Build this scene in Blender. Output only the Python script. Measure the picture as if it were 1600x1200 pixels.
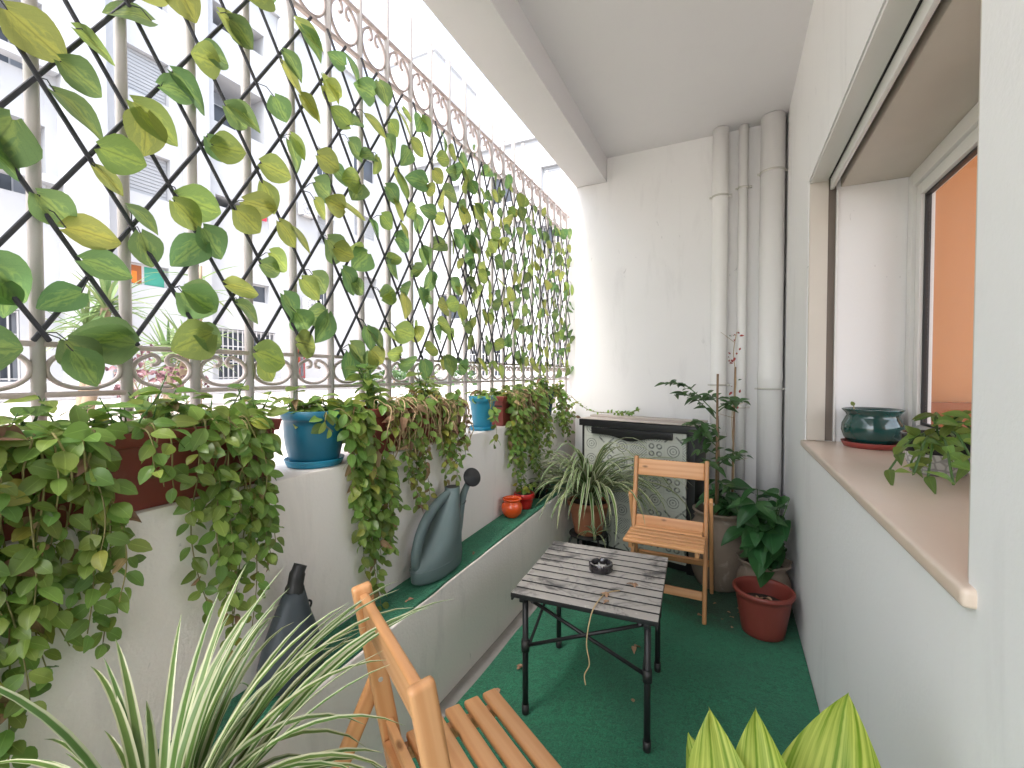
import bpy, bmesh, math, random
from mathutils import Vector, Matrix, Quaternion, noise
R = math.radians
random.seed(7)
rnd = random.random
def U(a, b): return a + (b - a) * rnd()
sc = bpy.context.scene
for o in list(bpy.data.objects): bpy.data.objects.remove(o)
COL = sc.collection

# ------------------------------------------------------------------ camera, sky, sun, exposure
cd = bpy.data.cameras.new('camera'); cam = bpy.data.objects.new('camera', cd); COL.objects.link(cam)
cd.sensor_width = 36; cd.lens = 36 * 696.5 / 1600; cd.clip_start = .02; cd.clip_end = 400
cam.location = (0, 0, 1.2); cam.rotation_euler = (R(90 - 1.3), 0, R(26))
sc.camera = cam
SUN_EL, SUN_AZ = R(60), R(178)          # azimuth measured from +Y towards +X
w = bpy.data.worlds.new('World'); sc.world = w; w.use_nodes = True
wn = w.node_tree.nodes; wl = w.node_tree.links
sky = wn.new('ShaderNodeTexSky'); sky.sky_type = 'NISHITA'; sky.sun_disc = False
sky.sun_elevation = SUN_EL; sky.sun_rotation = SUN_AZ
sky.air_density = .8; sky.dust_density = 3.0; sky.ozone_density = .3
hs = wn.new('ShaderNodeHueSaturation'); hs.inputs['Saturation'].default_value = .45      # overcast: greyer than a clear sky
wl.new(sky.outputs[0], hs.inputs['Color']); wl.new(hs.outputs[0], wn['Background'].inputs[0]); wn['Background'].inputs[1].default_value = .15
sd = bpy.data.lights.new('sun', 'SUN'); sd.energy = 1.3; sd.angle = R(35); sd.color = (1, .93, .90)
sun = bpy.data.objects.new('sun', sd); COL.objects.link(sun)
sdir = Vector((math.sin(SUN_AZ) * math.cos(SUN_EL), math.cos(SUN_AZ) * math.cos(SUN_EL), math.sin(SUN_EL)))
sun.rotation_euler = sdir.to_track_quat('Z', 'Y').to_euler(); sun.location = (-20, -10, 30)
sc.view_settings.view_transform = 'Standard'; sc.view_settings.look = 'None'
sc.view_settings.gamma = 1; sc.view_settings.exposure = 2.55
sc.render.engine = 'CYCLES'
sc.cycles.max_bounces = 8; sc.cycles.diffuse_bounces = 5; sc.cycles.transparent_max_bounces = 8; sc.cycles.transmission_bounces = 6; sc.cycles.glossy_bounces = 3
sc.cycles.sample_clamp_indirect = 8

# ------------------------------------------------------------------ materials
MATS = {}
def ramp(nt, fac, stops):
    n = nt.nodes.new('ShaderNodeValToRGB'); e = n.color_ramp.elements
    while len(e) < len(stops): e.new(.5)
    for i, (p, c) in enumerate(stops):
        e[i].position = p; e[i].color = (c, c, c, 1) if not hasattr(c, '__len__') else (*c, 1)
    nt.links.new(fac, n.inputs[0]); return n.outputs[0]
def mth(nt, op, a, b=None, c=None):
    n = nt.nodes.new('ShaderNodeMath'); n.operation = op
    for i, v in enumerate((a, b, c)):
        if v is None: continue
        if isinstance(v, (int, float)): n.inputs[i].default_value = v
        else: nt.links.new(v, n.inputs[i])
    return n.outputs[0]
def mixc(nt, fac, a, b, mode='MIX'):
    n = nt.nodes.new('ShaderNodeMix'); n.data_type = 'RGBA'; n.blend_type = mode
    for s, v in ((0, fac), (6, a), (7, b)):
        if isinstance(v, (int, float)): n.inputs[s].default_value = v
        elif isinstance(v, tuple): n.inputs[s].default_value = (*v, 1)
        else: nt.links.new(v, n.inputs[s])
    return n.outputs[2]
def noi(nt, vec, scale, detail=4, rough=.55, dist=0):
    n = nt.nodes.new('ShaderNodeTexNoise'); n.inputs['Scale'].default_value = scale
    n.inputs['Detail'].default_value = detail; n.inputs['Roughness'].default_value = rough
    n.inputs['Distortion'].default_value = dist
    if vec is not None: nt.links.new(vec, n.inputs['Vector'])
    return n.outputs['Fac']
def scl(nt, vec, s):
    n = nt.nodes.new('ShaderNodeMapping'); n.inputs['Scale'].default_value = s
    nt.links.new(vec, n.inputs['Vector']); return n.outputs[0]
def base(name):
    m = bpy.data.materials.new(name); m.use_nodes = True; MATS[name] = m
    nt = m.node_tree; b = nt.nodes['Principled BSDF']
    tc = nt.nodes.new('ShaderNodeTexCoord')
    return m, nt, b, tc
def bump(nt, b, h, strength, dist=.01):
    n = nt.nodes.new('ShaderNodeBump'); n.inputs['Strength'].default_value = strength
    n.inputs['Distance'].default_value = dist; nt.links.new(h, n.inputs['Height'])
    nt.links.new(n.outputs[0], b.inputs['Normal'])
def dark(c, k): return tuple(min(1, x * k) for x in c)
def plain(name, col, rough=.5, var=.12, scale=9, bs=0, bscale=120, metal=0, coat=0, rand=0, stain=None):
    m, nt, b, tc = base(name); P = tc.outputs['Object']
    f = noi(nt, P, scale, 6)
    c = mixc(nt, f, dark(col, 1 - var), dark(col, 1 + var))
    if stain:
        s = ramp(nt, noi(nt, P, stain[2], 7, .65, .6), [(stain[3], 0), (stain[3] + .16, 1)])
        c = mixc(nt, mth(nt, 'MULTIPLY', s, stain[1]), c, stain[0])
    if rand:
        oi = nt.nodes.new('ShaderNodeObjectInfo')
        hv = nt.nodes.new('ShaderNodeHueSaturation'); nt.links.new(c, hv.inputs['Color'])
        nt.links.new(mth(nt, 'MULTIPLY_ADD', oi.outputs['Random'], rand, 1 - rand / 2), hv.inputs['Value'])
        c = hv.outputs[0]
    nt.links.new(c, b.inputs['Base Color'])
    r = mth(nt, 'MULTIPLY_ADD', noi(nt, P, scale * 2.3, 3), .25, rough - .12); nt.links.new(r, b.inputs['Roughness'])
    b.inputs['Metallic'].default_value = metal
    if coat: b.inputs['Coat Weight'].default_value = coat; b.inputs['Coat Roughness'].default_value = .08
    if bs: bump(nt, b, noi(nt, P, bscale, 5), bs, .004)
    return m
def plaster(name, col, dirt=.1, bs=.12):
    m, nt, b, tc = base(name); P = tc.outputs['Object']
    big = noi(nt, P, 1.3, 5, .6); c = mixc(nt, big, dark(col, .95), dark(col, 1.03))
    # hairline scuffs and drip stains, stretched vertically
    dr = ramp(nt, noi(nt, scl(nt, P, (5, 5, 1.1)), 1.6, 8, .62, .4), [(.55, 0), (.72, 1)])
    c = mixc(nt, mth(nt, 'MULTIPLY', dr, dirt), c, dark(col, .62))
    sp = ramp(nt, noi(nt, scl(nt, P, (1, 1, .35)), 34, 3, .5, 1.5), [(.70, 0), (.74, 1)])
    sp2 = ramp(nt, noi(nt, P, 2.1, 2), [(.50, 0), (.62, 1)])
    c = mixc(nt, mth(nt, 'MULTIPLY', mth(nt, 'MULTIPLY', sp, sp2), dirt * 2.2), c, dark(col, .45))
    nt.links.new(c, b.inputs['Base Color']); b.inputs['Roughness'].default_value = .72
    h = mth(nt, 'ADD', noi(nt, P, 95, 2), mth(nt, 'MULTIPLY', noi(nt, P, 7, 1), 1.4))
    bump(nt, b, h, bs, .006)
    return m
plaster('wall_paint', (.85, .84, .828), .2)
plaster('parapet_paint', (.83, .775, .73), .42, .25)
plaster('ceiling_paint', (.78, .76, .775), .04, .06)
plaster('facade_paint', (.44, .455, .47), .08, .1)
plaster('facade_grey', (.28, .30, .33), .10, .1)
plaster('orange_paint', (.55, .25, .09), .03, .05)
def turf():
    m, nt, b, tc = base('turf'); P = tc.outputs['Object']
    big = noi(nt, P, 3.2, 5, .6); fine = noi(nt, scl(nt, P, (1, 1, 1)), 170, 3, .7)
    tuft = noi(nt, P, 55, 3, .6, 1.0)
    f = mth(nt, 'ADD', mth(nt, 'MULTIPLY', fine, .5), mth(nt, 'MULTIPLY', tuft, .5))
    c = mixc(nt, ramp(nt, f, [(.36, 0), (.66, 1)]), (.008, .075, .042), (.024, .25, .125))
    c = mixc(nt, mth(nt, 'MULTIPLY', ramp(nt, big, [(.42, 0), (.7, 1)]), .55), c, (.028, .13, .082))
    wear = ramp(nt, noi(nt, P, 1.1, 6, .65, .4), [(.40, 0), (.66, 1)])
    c = mixc(nt, mth(nt, 'MULTIPLY', wear, .55), c, (.004, .040, .026))
    lint = ramp(nt, noi(nt, P, 42, 4, .7, 2.0), [(.72, 0), (.78, 1)])
    c = mixc(nt, mth(nt, 'MULTIPLY', lint, .35), c, (.10, .16, .12))
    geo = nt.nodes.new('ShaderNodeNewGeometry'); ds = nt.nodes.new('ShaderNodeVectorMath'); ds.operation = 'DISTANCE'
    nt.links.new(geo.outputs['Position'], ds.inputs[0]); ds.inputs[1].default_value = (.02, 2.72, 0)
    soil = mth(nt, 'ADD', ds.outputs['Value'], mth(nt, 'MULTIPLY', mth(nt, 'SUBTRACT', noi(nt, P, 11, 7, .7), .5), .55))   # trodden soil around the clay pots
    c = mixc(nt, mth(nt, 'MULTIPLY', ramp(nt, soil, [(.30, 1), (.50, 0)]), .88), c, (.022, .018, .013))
    nt.links.new(c, b.inputs['Base Color']); b.inputs['Roughness'].default_value = .75
    b.inputs['Sheen Weight'].default_value = .25; b.inputs['Sheen Tint'].default_value = (.3, .8, .5, 1)
    bump(nt, b, f, .9, .012)
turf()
def wood(name, c0, c1, c2, knots=True):
    m, nt, b, tc = base(name); P = tc.outputs['Object']
    oi = nt.nodes.new('ShaderNodeObjectInfo')
    off = nt.nodes.new('ShaderNodeVectorMath'); off.operation = 'MULTIPLY_ADD'
    nt.links.new(oi.outputs['Random'], off.inputs[0]); off.inputs[1].default_value = (9, 5, 7); nt.links.new(P, off.inputs[2])
    V = off.outputs[0]
    wv = nt.nodes.new('ShaderNodeTexWave'); wv.wave_type = 'BANDS'; wv.bands_direction = 'Y'
    wv.inputs['Scale'].default_value = 11; wv.inputs['Distortion'].default_value = 7; wv.inputs['Detail'].default_value = 3
    wv.inputs['Detail Scale'].default_value = .8
    nt.links.new(scl(nt, V, (.10, 1, 1)), wv.inputs['Vector'])
    g = noi(nt, scl(nt, V, (2.5, 60, 60)), 3, 5, .6)
    c = mixc(nt, ramp(nt, wv.outputs['Fac'], [(.25, 0), (.95, 1)]), c0, c1)
    c = mixc(nt, mth(nt, 'MULTIPLY', g, .35), c, c2)
    if knots:
        vo = nt.nodes.new('ShaderNodeTexVoronoi'); vo.inputs['Scale'].default_value = 5.5
        nt.links.new(scl(nt, V, (1, 2.2, 2.2)), vo.inputs['Vector'])
        k = ramp(nt, vo.outputs['Distance'], [(.035, 1), (.10, 0)])
        c = mixc(nt, mth(nt, 'MULTIPLY', k, .8), c, dark(c2, .35))
    hv = nt.nodes.new('ShaderNodeHueSaturation'); nt.links.new(c, hv.inputs['Color'])
    nt.links.new(mth(nt, 'MULTIPLY_ADD', oi.outputs['Random'], .3, .85), hv.inputs['Value'])
    nt.links.new(hv.outputs[0], b.inputs['Base Color']); b.inputs['Roughness'].default_value = .42
    bump(nt, b, g, .12, .002)
wood('pine', (.66, .355, .165), (.59, .290, .120), (.44, .175, .055))
wood('stake', (.30, .19, .10), (.22, .13, .07), (.15, .08, .04), False)
def table_slat():
    m, nt, b, tc = base('worn_slat'); P = tc.outputs['Object']
    geo = nt.nodes.new('ShaderNodeNewGeometry'); W = geo.outputs['Position']
    f = noi(nt, W, 14, 7, .65, .5); g = noi(nt, scl(nt, P, (3, 90, 1)), 4, 4, .6)
    c = mixc(nt, f, (.38, .36, .33), (.54, .51, .48))
    c = mixc(nt, mth(nt, 'MULTIPLY', g, .5), c, (.22, .20, .18))
    d = ramp(nt, noi(nt, W, 9.5, 6, .68, .8), [(.50, 0), (.64, 1)])
    c = mixc(nt, mth(nt, 'MULTIPLY', d, .85), c, (.045, .045, .048))
    d2 = ramp(nt, noi(nt, W, 31, 4, .6), [(.64, 0), (.72, 1)])
    c = mixc(nt, mth(nt, 'MULTIPLY', d2, .6), c, (.62, .60, .56))
    nt.links.new(c, b.inputs['Base Color']); b.inputs['Roughness'].default_value = .55
    b.inputs['Metallic'].default_value = .15; bump(nt, b, f, .1, .002)
table_slat()
plain('black_metal', (.012, .012, .013), .42, .3, 20, .1, 300)
plain('rail_paint', (.50, .475, .45), .5, .06, 6, .15, 160, stain=((.33, .20, .13), .55, 5.5, .60))
plain('rail_rust', (.50, .43, .40), .55, .1, 9, .2, 160, stain=((.34, .22, .17), .6, 6.5, .52))
plain('trellis_slat', (.030, .032, .038), .55, .35, 30, .25, 120)
plain('wire', (.02, .025, .02), .5)
plain('terracotta_plastic', (.20, .042, .030), .42, .12, 5, .05, 90, stain=((.30, .13, .10), .4, 7, .60))
plain('terracotta_clay', (.34, .13, .065), .7, .18, 8, .2, 90, stain=((.45, .35, .28), .5, 5, .58))
plain('old_clay', (.20, .155, .115), .72, .25, 9, .35, 60, stain=((.40, .36, .31), .7, 9, .58))
plain('blue_plastic', (.010, .125, .205), .38, .08, 4, .04, 120)
plain('blue_saucer', (.012, .22, .36), .35, .08, 4)
plain('light_blue_plastic', (.018, .20, .31), .38, .08, 4)
plain('navy_plastic', (.008, .055, .095), .4, .1, 4)
plain('orange_glaze', (.62, .075, .010), .18, .12, 6, coat=.7)
plain('red_plastic', (.40, .012, .010), .3, .12, 6, coat=.2)
plain('black_glaze', (.012, .009, .012), .15, .2, 6, coat=.6)
plain('green_glaze', (.004, .050, .045), .12, .2, 6, coat=.8)
plain('red_saucer', (.30, .055, .045), .4, .12, 6)
plain('soil', (.035, .024, .016), .95, .4, 60, .8, 60)
plain('can_green', (.105, .150, .150), .48, .08, 5, .06, 160, stain=((.16, .15, .12), .35, 8, .56))
plain('can_dark', (.045, .058, .068), .5, .1, 5, .06, 160)
plain('pipe_white', (.83, .815, .79), .38, .03, 3, .03, 40)
plain('cement', (.28, .265, .25), .85, .2, 14, .5, 60)
plain('clamp', (.60, .58, .53), .45, .1, 9, metal=.4)
plain('black_rubber', (.015, .015, .015), .5)
plain('guide_brown', (.16, .13, .105), .5)
plain('window_white', (.76, .75, .72), .33, .03, 4)
plain('reveal_edge', (.62, .57, .50), .6, .06, 6)
plain('marble', (.66, .54, .44), .32, .05, 3)
plain('slab_top', (.46, .40, .36), .5, .12, 9, .1, 60)
plain('cabinet_black', (.010, .010, .011), .35, .2, 8)
plain('cabinet_grey', (.11, .115, .12), .5, .1, 6)
plain('ash', (.55, .54, .52), .9, .3, 60, .5, 120)
plain('dry_leaf', (.33, .20, .12), .8, .4, 60, rand=.7)
plain('dry_stem', (.42, .31, .17), .8, .2, 60, rand=.4)
plain('vine_stem', (.19, .17, .055), .6, .3, 40, rand=.5)
plain('green_stem', (.06, .14, .03), .5, .3, 40, rand=.4)
plain('bark', (.24, .18, .12), .85, .3, 30, .4, 60)
plain('court_ground', (.45, .41, .385), .85, .12, .6, .1, 8, stain=((.45, .40, .36), .5, .35, .5))
plain('facade_shutter', (.34, .355, .37), .5, .06, 2)
plain('facade_glass', (.05, .06, .075), .12, .2, 2)
plain('facade_frame', (.50, .51, .52), .4, .03, 2)
plain('grille_white', (.5, .5, .5), .5, .05, 2)
plain('grille_red', (.36, .06, .06), .5, .1, 2)
plain('orange_cloth', (.75, .20, .03), .8, .1, 3)
plain('green_blind', (.05, .30, .22), .6, .1, 3)
plain('red_cloth', (.55, .03, .06), .8, .1, 3)
plain('ac_white', (.62, .62, .60), .45, .05, 3)
plain('dark_wood', (.30, .09, .02), .45, .2, 5)
plain('room_floor', (.45, .35, .25), .5, .1, 3)
plain('car_paint', (.35, .62, .66), .3, .04, 2, coat=.5)
plain('red_blossom', (.34, .05, .04), .7, .3, 30, rand=.5)
plain('purple_blossom', (.16, .08, .09), .8, .3, 30, rand=.6)
def glass():
    m, nt, b, tc = base('glass')
    b.inputs['Base Color'].default_value = (1, 1, 1, 1); b.inputs['Roughness'].default_value = .02
    tr = nt.nodes.new('ShaderNodeBsdfTransparent'); gl = nt.nodes.new('ShaderNodeBsdfGlossy')
    gl.inputs['Roughness'].default_value = .02; gl.inputs['Color'].default_value = (.9, .92, .95, 1)
    lw = nt.nodes.new('ShaderNodeLayerWeight'); lw.inputs['Blend'].default_value = .5
    ff = mth(nt, 'MULTIPLY_ADD', mth(nt, 'POWER', lw.outputs['Facing'], 5), .25, .025)
    mx = nt.nodes.new('ShaderNodeMixShader'); nt.links.new(ff, mx.inputs[0])
    nt.links.new(tr.outputs[0], mx.inputs[1]); nt.links.new(gl.outputs[0], mx.inputs[2])
    nt.links.new(mx.outputs[0], nt.nodes['Material Output'].inputs[0])
glass()
def leafmat(name, c0, c1, kind='plain', c2=None, trans=.35, rough=.35, rand=.5, hue=.05):
    """UV: u across the blade (0..1, midrib .5), v along it."""
    m, nt, b, tc = base(name); uv = tc.outputs['UV']
    sx = nt.nodes.new('ShaderNodeSeparateXYZ'); nt.links.new(uv, sx.inputs[0]); u, v = sx.outputs[0], sx.outputs[1]
    au = mth(nt, 'ABSOLUTE', mth(nt, 'SUBTRACT', u, .5))        # 0 .. .5
    oi = nt.nodes.new('ShaderNodeObjectInfo'); rn = oi.outputs['Random']
    n = noi(nt, tc.outputs['Object'], 40, 4)
    c = mixc(nt, n, c0, c1)
    if kind in ('plain', 'pothos'):
        vein = mth(nt, 'ABSOLUTE', mth(nt, 'SINE', mth(nt, 'MULTIPLY', mth(nt, 'SUBTRACT', v, mth(nt, 'MULTIPLY', au, .9)), 22)))
        vl = ramp(nt, vein, [(.0, 1), (.14, 0)])
        mid = ramp(nt, au, [(.0, 1), (.035, 0)])
    if kind == 'plain':
        c = mixc(nt, mth(nt, 'MULTIPLY', mth(nt, 'MAXIMUM', mth(nt, 'MULTIPLY', vl, .35), mid), .45), c, c2 or dark(c1, 1.8))
    if kind == 'pothos':
        pat = ramp(nt, mth(nt, 'ADD', mth(nt, 'MULTIPLY', noi(nt, scl(nt, uv, (5, 2, 1)), 1.6, 4, .6, 1.0), 1.0), mth(nt, 'MULTIPLY', au, -.9)), [(.28, 0), (.5, 1)])
        c = mixc(nt, mth(nt, 'MULTIPLY', pat, .75), c, c2)
        c = mixc(nt, mth(nt, 'MULTIPLY', mth(nt, 'MAXIMUM', mth(nt, 'MULTIPLY', vl, .5), mid), .55), c, dark(c0, .5))
    if kind == 'spider':
        st = ramp(nt, mth(nt, 'ADD', au, mth(nt, 'MULTIPLY', mth(nt, 'SUBTRACT', noi(nt, scl(nt, uv, (30, 1, 1)), 1, 2), .5), .12)), [(.25, 0), (.33, 1)])
        st2 = mth(nt, 'ABSOLUTE', mth(nt, 'SINE', mth(nt, 'MULTIPLY', u, 40)))
        c = mixc(nt, mth(nt, 'MULTIPLY', st2, .3), c, dark(c0, .6))
        c = mixc(nt, st, c, c2)
    if kind == 'stripe':
        wv = nt.nodes.new('ShaderNodeTexNoise'); wv.inputs['Scale'].default_value = 1; wv.inputs['Detail'].default_value = 3
        cv = nt.nodes.new('ShaderNodeCombineXYZ')
        nt.links.new(mth(nt, 'MULTIPLY', u, 17), cv.inputs[0]); nt.links.new(mth(nt, 'MULTIPLY', v, 1.2), cv.inputs[1])
        nt.links.new(cv.outputs[0], wv.inputs['Vector'])
        c = mixc(nt, ramp(nt, wv.outputs['Fac'], [(.40, 0), (.60, 1)]), c, c2)
    hv = nt.nodes.new('ShaderNodeHueSaturation'); nt.links.new(c, hv.inputs['Color'])
    nt.links.new(mth(nt, 'MULTIPLY_ADD', rn, rand, 1 - rand / 2), hv.inputs['Value'])
    r2 = mth(nt, 'FRACT', mth(nt, 'MULTIPLY', rn, 17.3))
    nt.links.new(mth(nt, 'MULTIPLY_ADD', r2, hue, .5 - hue * .65), hv.inputs['Hue'])
    nt.links.new(hv.outputs[0], b.inputs['Base Color']); b.inputs['Roughness'].default_value = rough
    tr = nt.nodes.new('ShaderNodeBsdfTranslucent'); g = nt.nodes.new('ShaderNodeGamma'); g.inputs[1].default_value = .85
    nt.links.new(hv.outputs[0], g.inputs[0]); nt.links.new(g.outputs[0], tr.inputs[0])
    mx = nt.nodes.new('ShaderNodeMixShader'); mx.inputs[0].default_value = trans
    nt.links.new(b.outputs[0], mx.inputs[1]); nt.links.new(tr.outputs[0], mx.inputs[2])
    nt.links.new(mx.outputs[0], nt.nodes['Material Output'].inputs[0])
leafmat('ivy_leaf', (.20, .285, .065), (.26, .35, .08), 'pothos', (.40, .48, .08), trans=.66, rough=.45, rand=.55, hue=.06)
leafmat('ivy_leaf_dark', (.095, .20, .065), (.14, .255, .075), 'pothos', (.26, .40, .09), trans=.6, rough=.45, rand=.5, hue=.05)
leafmat('trail_leaf', (.155, .265, .050), (.21, .335, .075), 'plain', trans=.5, rough=.33, rand=.8, hue=.06)
leafmat('trail_leaf_yellow', (.20, .25, .04), (.29, .29, .05), 'plain', trans=.35, rough=.4, rand=.5)
leafmat('trail_leaf_dry', (.20, .13, .06), (.32, .22, .11), 'plain', trans=.25, rough=.7, rand=.6)
leafmat('spider_leaf', (.085, .175, .040), (.13, .235, .055), 'spider', (.52, .55, .36), trans=.3, rough=.35, rand=.6, hue=.04)
leafmat('broad_leaf', (.026, .095, .028), (.045, .140, .042), 'plain', trans=.25, rough=.3, rand=.5, hue=.03)
leafmat('shrub_leaf', (.045, .105, .034), (.07, .145, .048), 'plain', trans=.28, rough=.35, rand=.6, hue=.03)
leafmat('stripe_leaf', (.13, .26, .015), (.19, .32, .02), 'stripe', (.54, .62, .12), trans=.45, rough=.5, rand=.15, hue=.01)
leafmat('yucca_leaf', (.10, .17, .06), (.17, .25, .09), 'plain', trans=.3, rough=.4, rand=.5)
def tile_print():
    m, nt, b, tc = base('tile_print'); uv = tc.outputs['UV']
    N = nt.nodes.new('ShaderNodeVectorMath'); N.operation = 'MULTIPLY'; N.inputs[1].default_value = (6.2, 7.6, 1); nt.links.new(uv, N.inputs[0])
    fr = nt.nodes.new('ShaderNodeVectorMath'); fr.operation = 'FRACTION'; nt.links.new(N.outputs[0], fr.inputs[0])
    fl = nt.nodes.new('ShaderNodeVectorMath'); fl.operation = 'FLOOR'; nt.links.new(N.outputs[0], fl.inputs[0])
    wn_ = nt.nodes.new('ShaderNodeTexWhiteNoise'); nt.links.new(fl.outputs[0], wn_.inputs[0]); k = wn_.outputs[0]
    s = nt.nodes.new('ShaderNodeSeparateXYZ'); nt.links.new(fr.outputs[0], s.inputs[0])
    x = mth(nt, 'ABSOLUTE', mth(nt, 'SUBTRACT', s.outputs[0], .5)); y = mth(nt, 'ABSOLUTE', mth(nt, 'SUBTRACT', s.outputs[1], .5))
    r = mth(nt, 'SQRT', mth(nt, 'ADD', mth(nt, 'MULTIPLY', x, x), mth(nt, 'MULTIPLY', y, y)))
    dia = mth(nt, 'ADD', x, y)
    cross = mth(nt, 'MULTIPLY', mth(nt, 'LESS_THAN', mth(nt, 'ABSOLUTE', mth(nt, 'SUBTRACT', x, y)), .075), mth(nt, 'GREATER_THAN', r, .2))
    rings = mth(nt, 'MULTIPLY', mth(nt, 'GREATER_THAN', mth(nt, 'SINE', mth(nt, 'MULTIPLY', r, 44)), .35), mth(nt, 'LESS_THAN', r, .42))
    diam = mth(nt, 'GREATER_THAN', mth(nt, 'SINE', mth(nt, 'MULTIPLY', dia, 40)), .4)
    four = mth(nt, 'LESS_THAN', mth(nt, 'ABSOLUTE', mth(nt, 'SUBTRACT', mth(nt, 'SQRT', mth(nt, 'ADD', mth(nt, 'POWER', mth(nt, 'SUBTRACT', x, .22), 2), mth(nt, 'POWER', mth(nt, 'SUBTRACT', y, .22), 2))), .13)), .045)
    def sel(a, bb, t):
        g = mth(nt, 'GREATER_THAN', k, t); return mth(nt, 'ADD', mth(nt, 'MULTIPLY', bb, g), mth(nt, 'MULTIPLY', a, mth(nt, 'SUBTRACT', 1, g)))
    p = sel(sel(sel(cross, four, .3), rings, .55), diam, .78)
    edge = mth(nt, 'GREATER_THAN', mth(nt, 'MAXIMUM', x, y), .485)
    c = mixc(nt, noi(nt, uv, 9, 5), (.42, .44, .385), (.52, .54, .48))
    dk = mixc(nt, wn_.outputs[0], (.03, .033, .036), (.13, .14, .135))
    wear = ramp(nt, noi(nt, uv, 26, 4), [(.35, .35), (.6, .9)])
    c = mixc(nt, mth(nt, 'MULTIPLY', p, wear), c, dk)
    c = mixc(nt, mth(nt, 'MULTIPLY', edge, .35), c, (.3, .31, .29))
    nt.links.new(c, b.inputs['Base Color']); b.inputs['Roughness'].default_value = .4
tile_print()
def lace():
    m, nt, b, tc = base('lace_glaze'); P = tc.outputs['Object']
    s = nt.nodes.new('ShaderNodeSeparateXYZ'); nt.links.new(P, s.inputs[0]); z = s.outputs[2]
    vo = nt.nodes.new('ShaderNodeTexVoronoi'); vo.inputs['Scale'].default_value = 55; vo.feature = 'DISTANCE_TO_EDGE'; nt.links.new(P, vo.inputs['Vector'])
    lc = ramp(nt, vo.outputs['Distance'], [(.06, 1), (.16, 0)])
    band = mth(nt, 'GREATER_THAN', z, .062)
    c = mixc(nt, mth(nt, 'MULTIPLY', lc, .5), (.62, .62, .62), (.10, .10, .11))
    c = mixc(nt, band, c, (.016, .016, .02))
    nt.links.new(c, b.inputs['Base Color']); b.inputs['Roughness'].default_value = .25
lace()

# ------------------------------------------------------------------ mesh helpers
class MB:
    def __init__(s): s.v = []; s.f = []; s.uv = {}; s.sm = []
    def quad(s, a, b, c, d, smooth=False):
        i = len(s.v); s.v += [tuple(a), tuple(b), tuple(c), tuple(d)]; s.f.append((i, i + 1, i + 2, i + 3)); s.sm.append(smooth)
    def box(s, x0, x1, y0, y1, z0, z1):
        i = len(s.v)
        s.v += [(x0, y0, z0), (x1, y0, z0), (x1, y1, z0), (x0, y1, z0), (x0, y0, z1), (x1, y0, z1), (x1, y1, z1), (x0, y1, z1)]
        for f in ((0, 3, 2, 1), (4, 5, 6, 7), (0, 1, 5, 4), (1, 2, 6, 5), (2, 3, 7, 6), (3, 0, 4, 7)):
            s.f.append(tuple(i + k for k in f)); s.sm.append(False)
        return s
    def tube(s, pts, rad, seg=8, cap=True, flat=None):
        pts = [Vector(p) for p in pts]; n = len(pts)
        if not hasattr(rad, '__len__'): rad = [rad] * n
        t0 = (pts[1] - pts[0]).normalized()
        up = Vector((0, 0, 1)) if abs(t0.z) < .9 else Vector((1, 0, 0))
        a = t0.cross(up).normalized(); i0 = len(s.v)
        for k in range(n):
            t = (pts[min(k + 1, n - 1)] - pts[max(k - 1, 0)]).normalized()
            a = (a - t * a.dot(t)).normalized(); b = t.cross(a)
            for j in range(seg):
                an = 2 * math.pi * j / seg
                fx = flat if flat else 1
                s.v.append(tuple(pts[k] + (a * math.cos(an) * fx + b * math.sin(an)) * rad[k]))
        for k in range(n - 1):
            for j in range(seg):
                j2 = (j + 1) % seg
                s.f.append((i0 + k * seg + j, i0 + k * seg + j2, i0 + (k + 1) * seg + j2, i0 + (k + 1) * seg + j)); s.sm.append(True)
        if cap:
            s.f.append(tuple(i0 + j for j in reversed(range(seg)))); s.sm.append(False)
            s.f.append(tuple(i0 + (n - 1) * seg + j for j in range(seg))); s.sm.append(False)
        return s
    def lathe(s, prof, seg=32, c=(0, 0, 0), wob=None, sx=1, sy=1):
        i0 = len(s.v); n = len(prof)
        for k, (r, z) in enumerate(prof):
            for j in range(seg):
                a = 2 * math.pi * j / seg; rr = r * (1 + (wob(a, k / n) if wob else 0))
                s.v.append((c[0] + rr * math.cos(a) * sx, c[1] + rr * math.sin(a) * sy, c[2] + z))
        for k in range(n - 1):
            for j in range(seg):
                j2 = (j + 1) % seg
                s.f.append((i0 + k * seg + j, i0 + k * seg + j2, i0 + (k + 1) * seg + j2, i0 + (k + 1) * seg + j)); s.sm.append(True)
        if prof[0][0] > 1e-4: s.f.append(tuple(i0 + j for j in reversed(range(seg)))); s.sm.append(False)
        if prof[-1][0] > 1e-4: s.f.append(tuple(i0 + (n - 1) * seg + j for j in range(seg))); s.sm.append(False)
        return s
    def loft(s, rings, seg=24):
        """rings: (cx, cy, z, rx, ry)"""
        i0 = len(s.v); n = len(rings)
        for (cx, cy, z, rx, ry) in rings:
            for j in range(seg):
                a = 2 * math.pi * j / seg; s.v.append((cx + rx * math.cos(a), cy + ry * math.sin(a), z))
        for k in range(n - 1):
            for j in range(seg):
                j2 = (j + 1) % seg
                s.f.append((i0 + k * seg + j, i0 + k * seg + j2, i0 + (k + 1) * seg + j2, i0 + (k + 1) * seg + j)); s.sm.append(True)
        s.f.append(tuple(i0 + j for j in reversed(range(seg)))); s.sm.append(False)
        s.f.append(tuple(i0 + (n - 1) * seg + j for j in range(seg))); s.sm.append(False)
        return s
    def mesh(s, name, mat):
        me = bpy.data.meshes.new(name); me.from_pydata(s.v, [], s.f)
        me.polygons.foreach_set('use_smooth', s.sm)
        if mat: me.materials.append(MATS[mat])
        me.update(); return me
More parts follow.
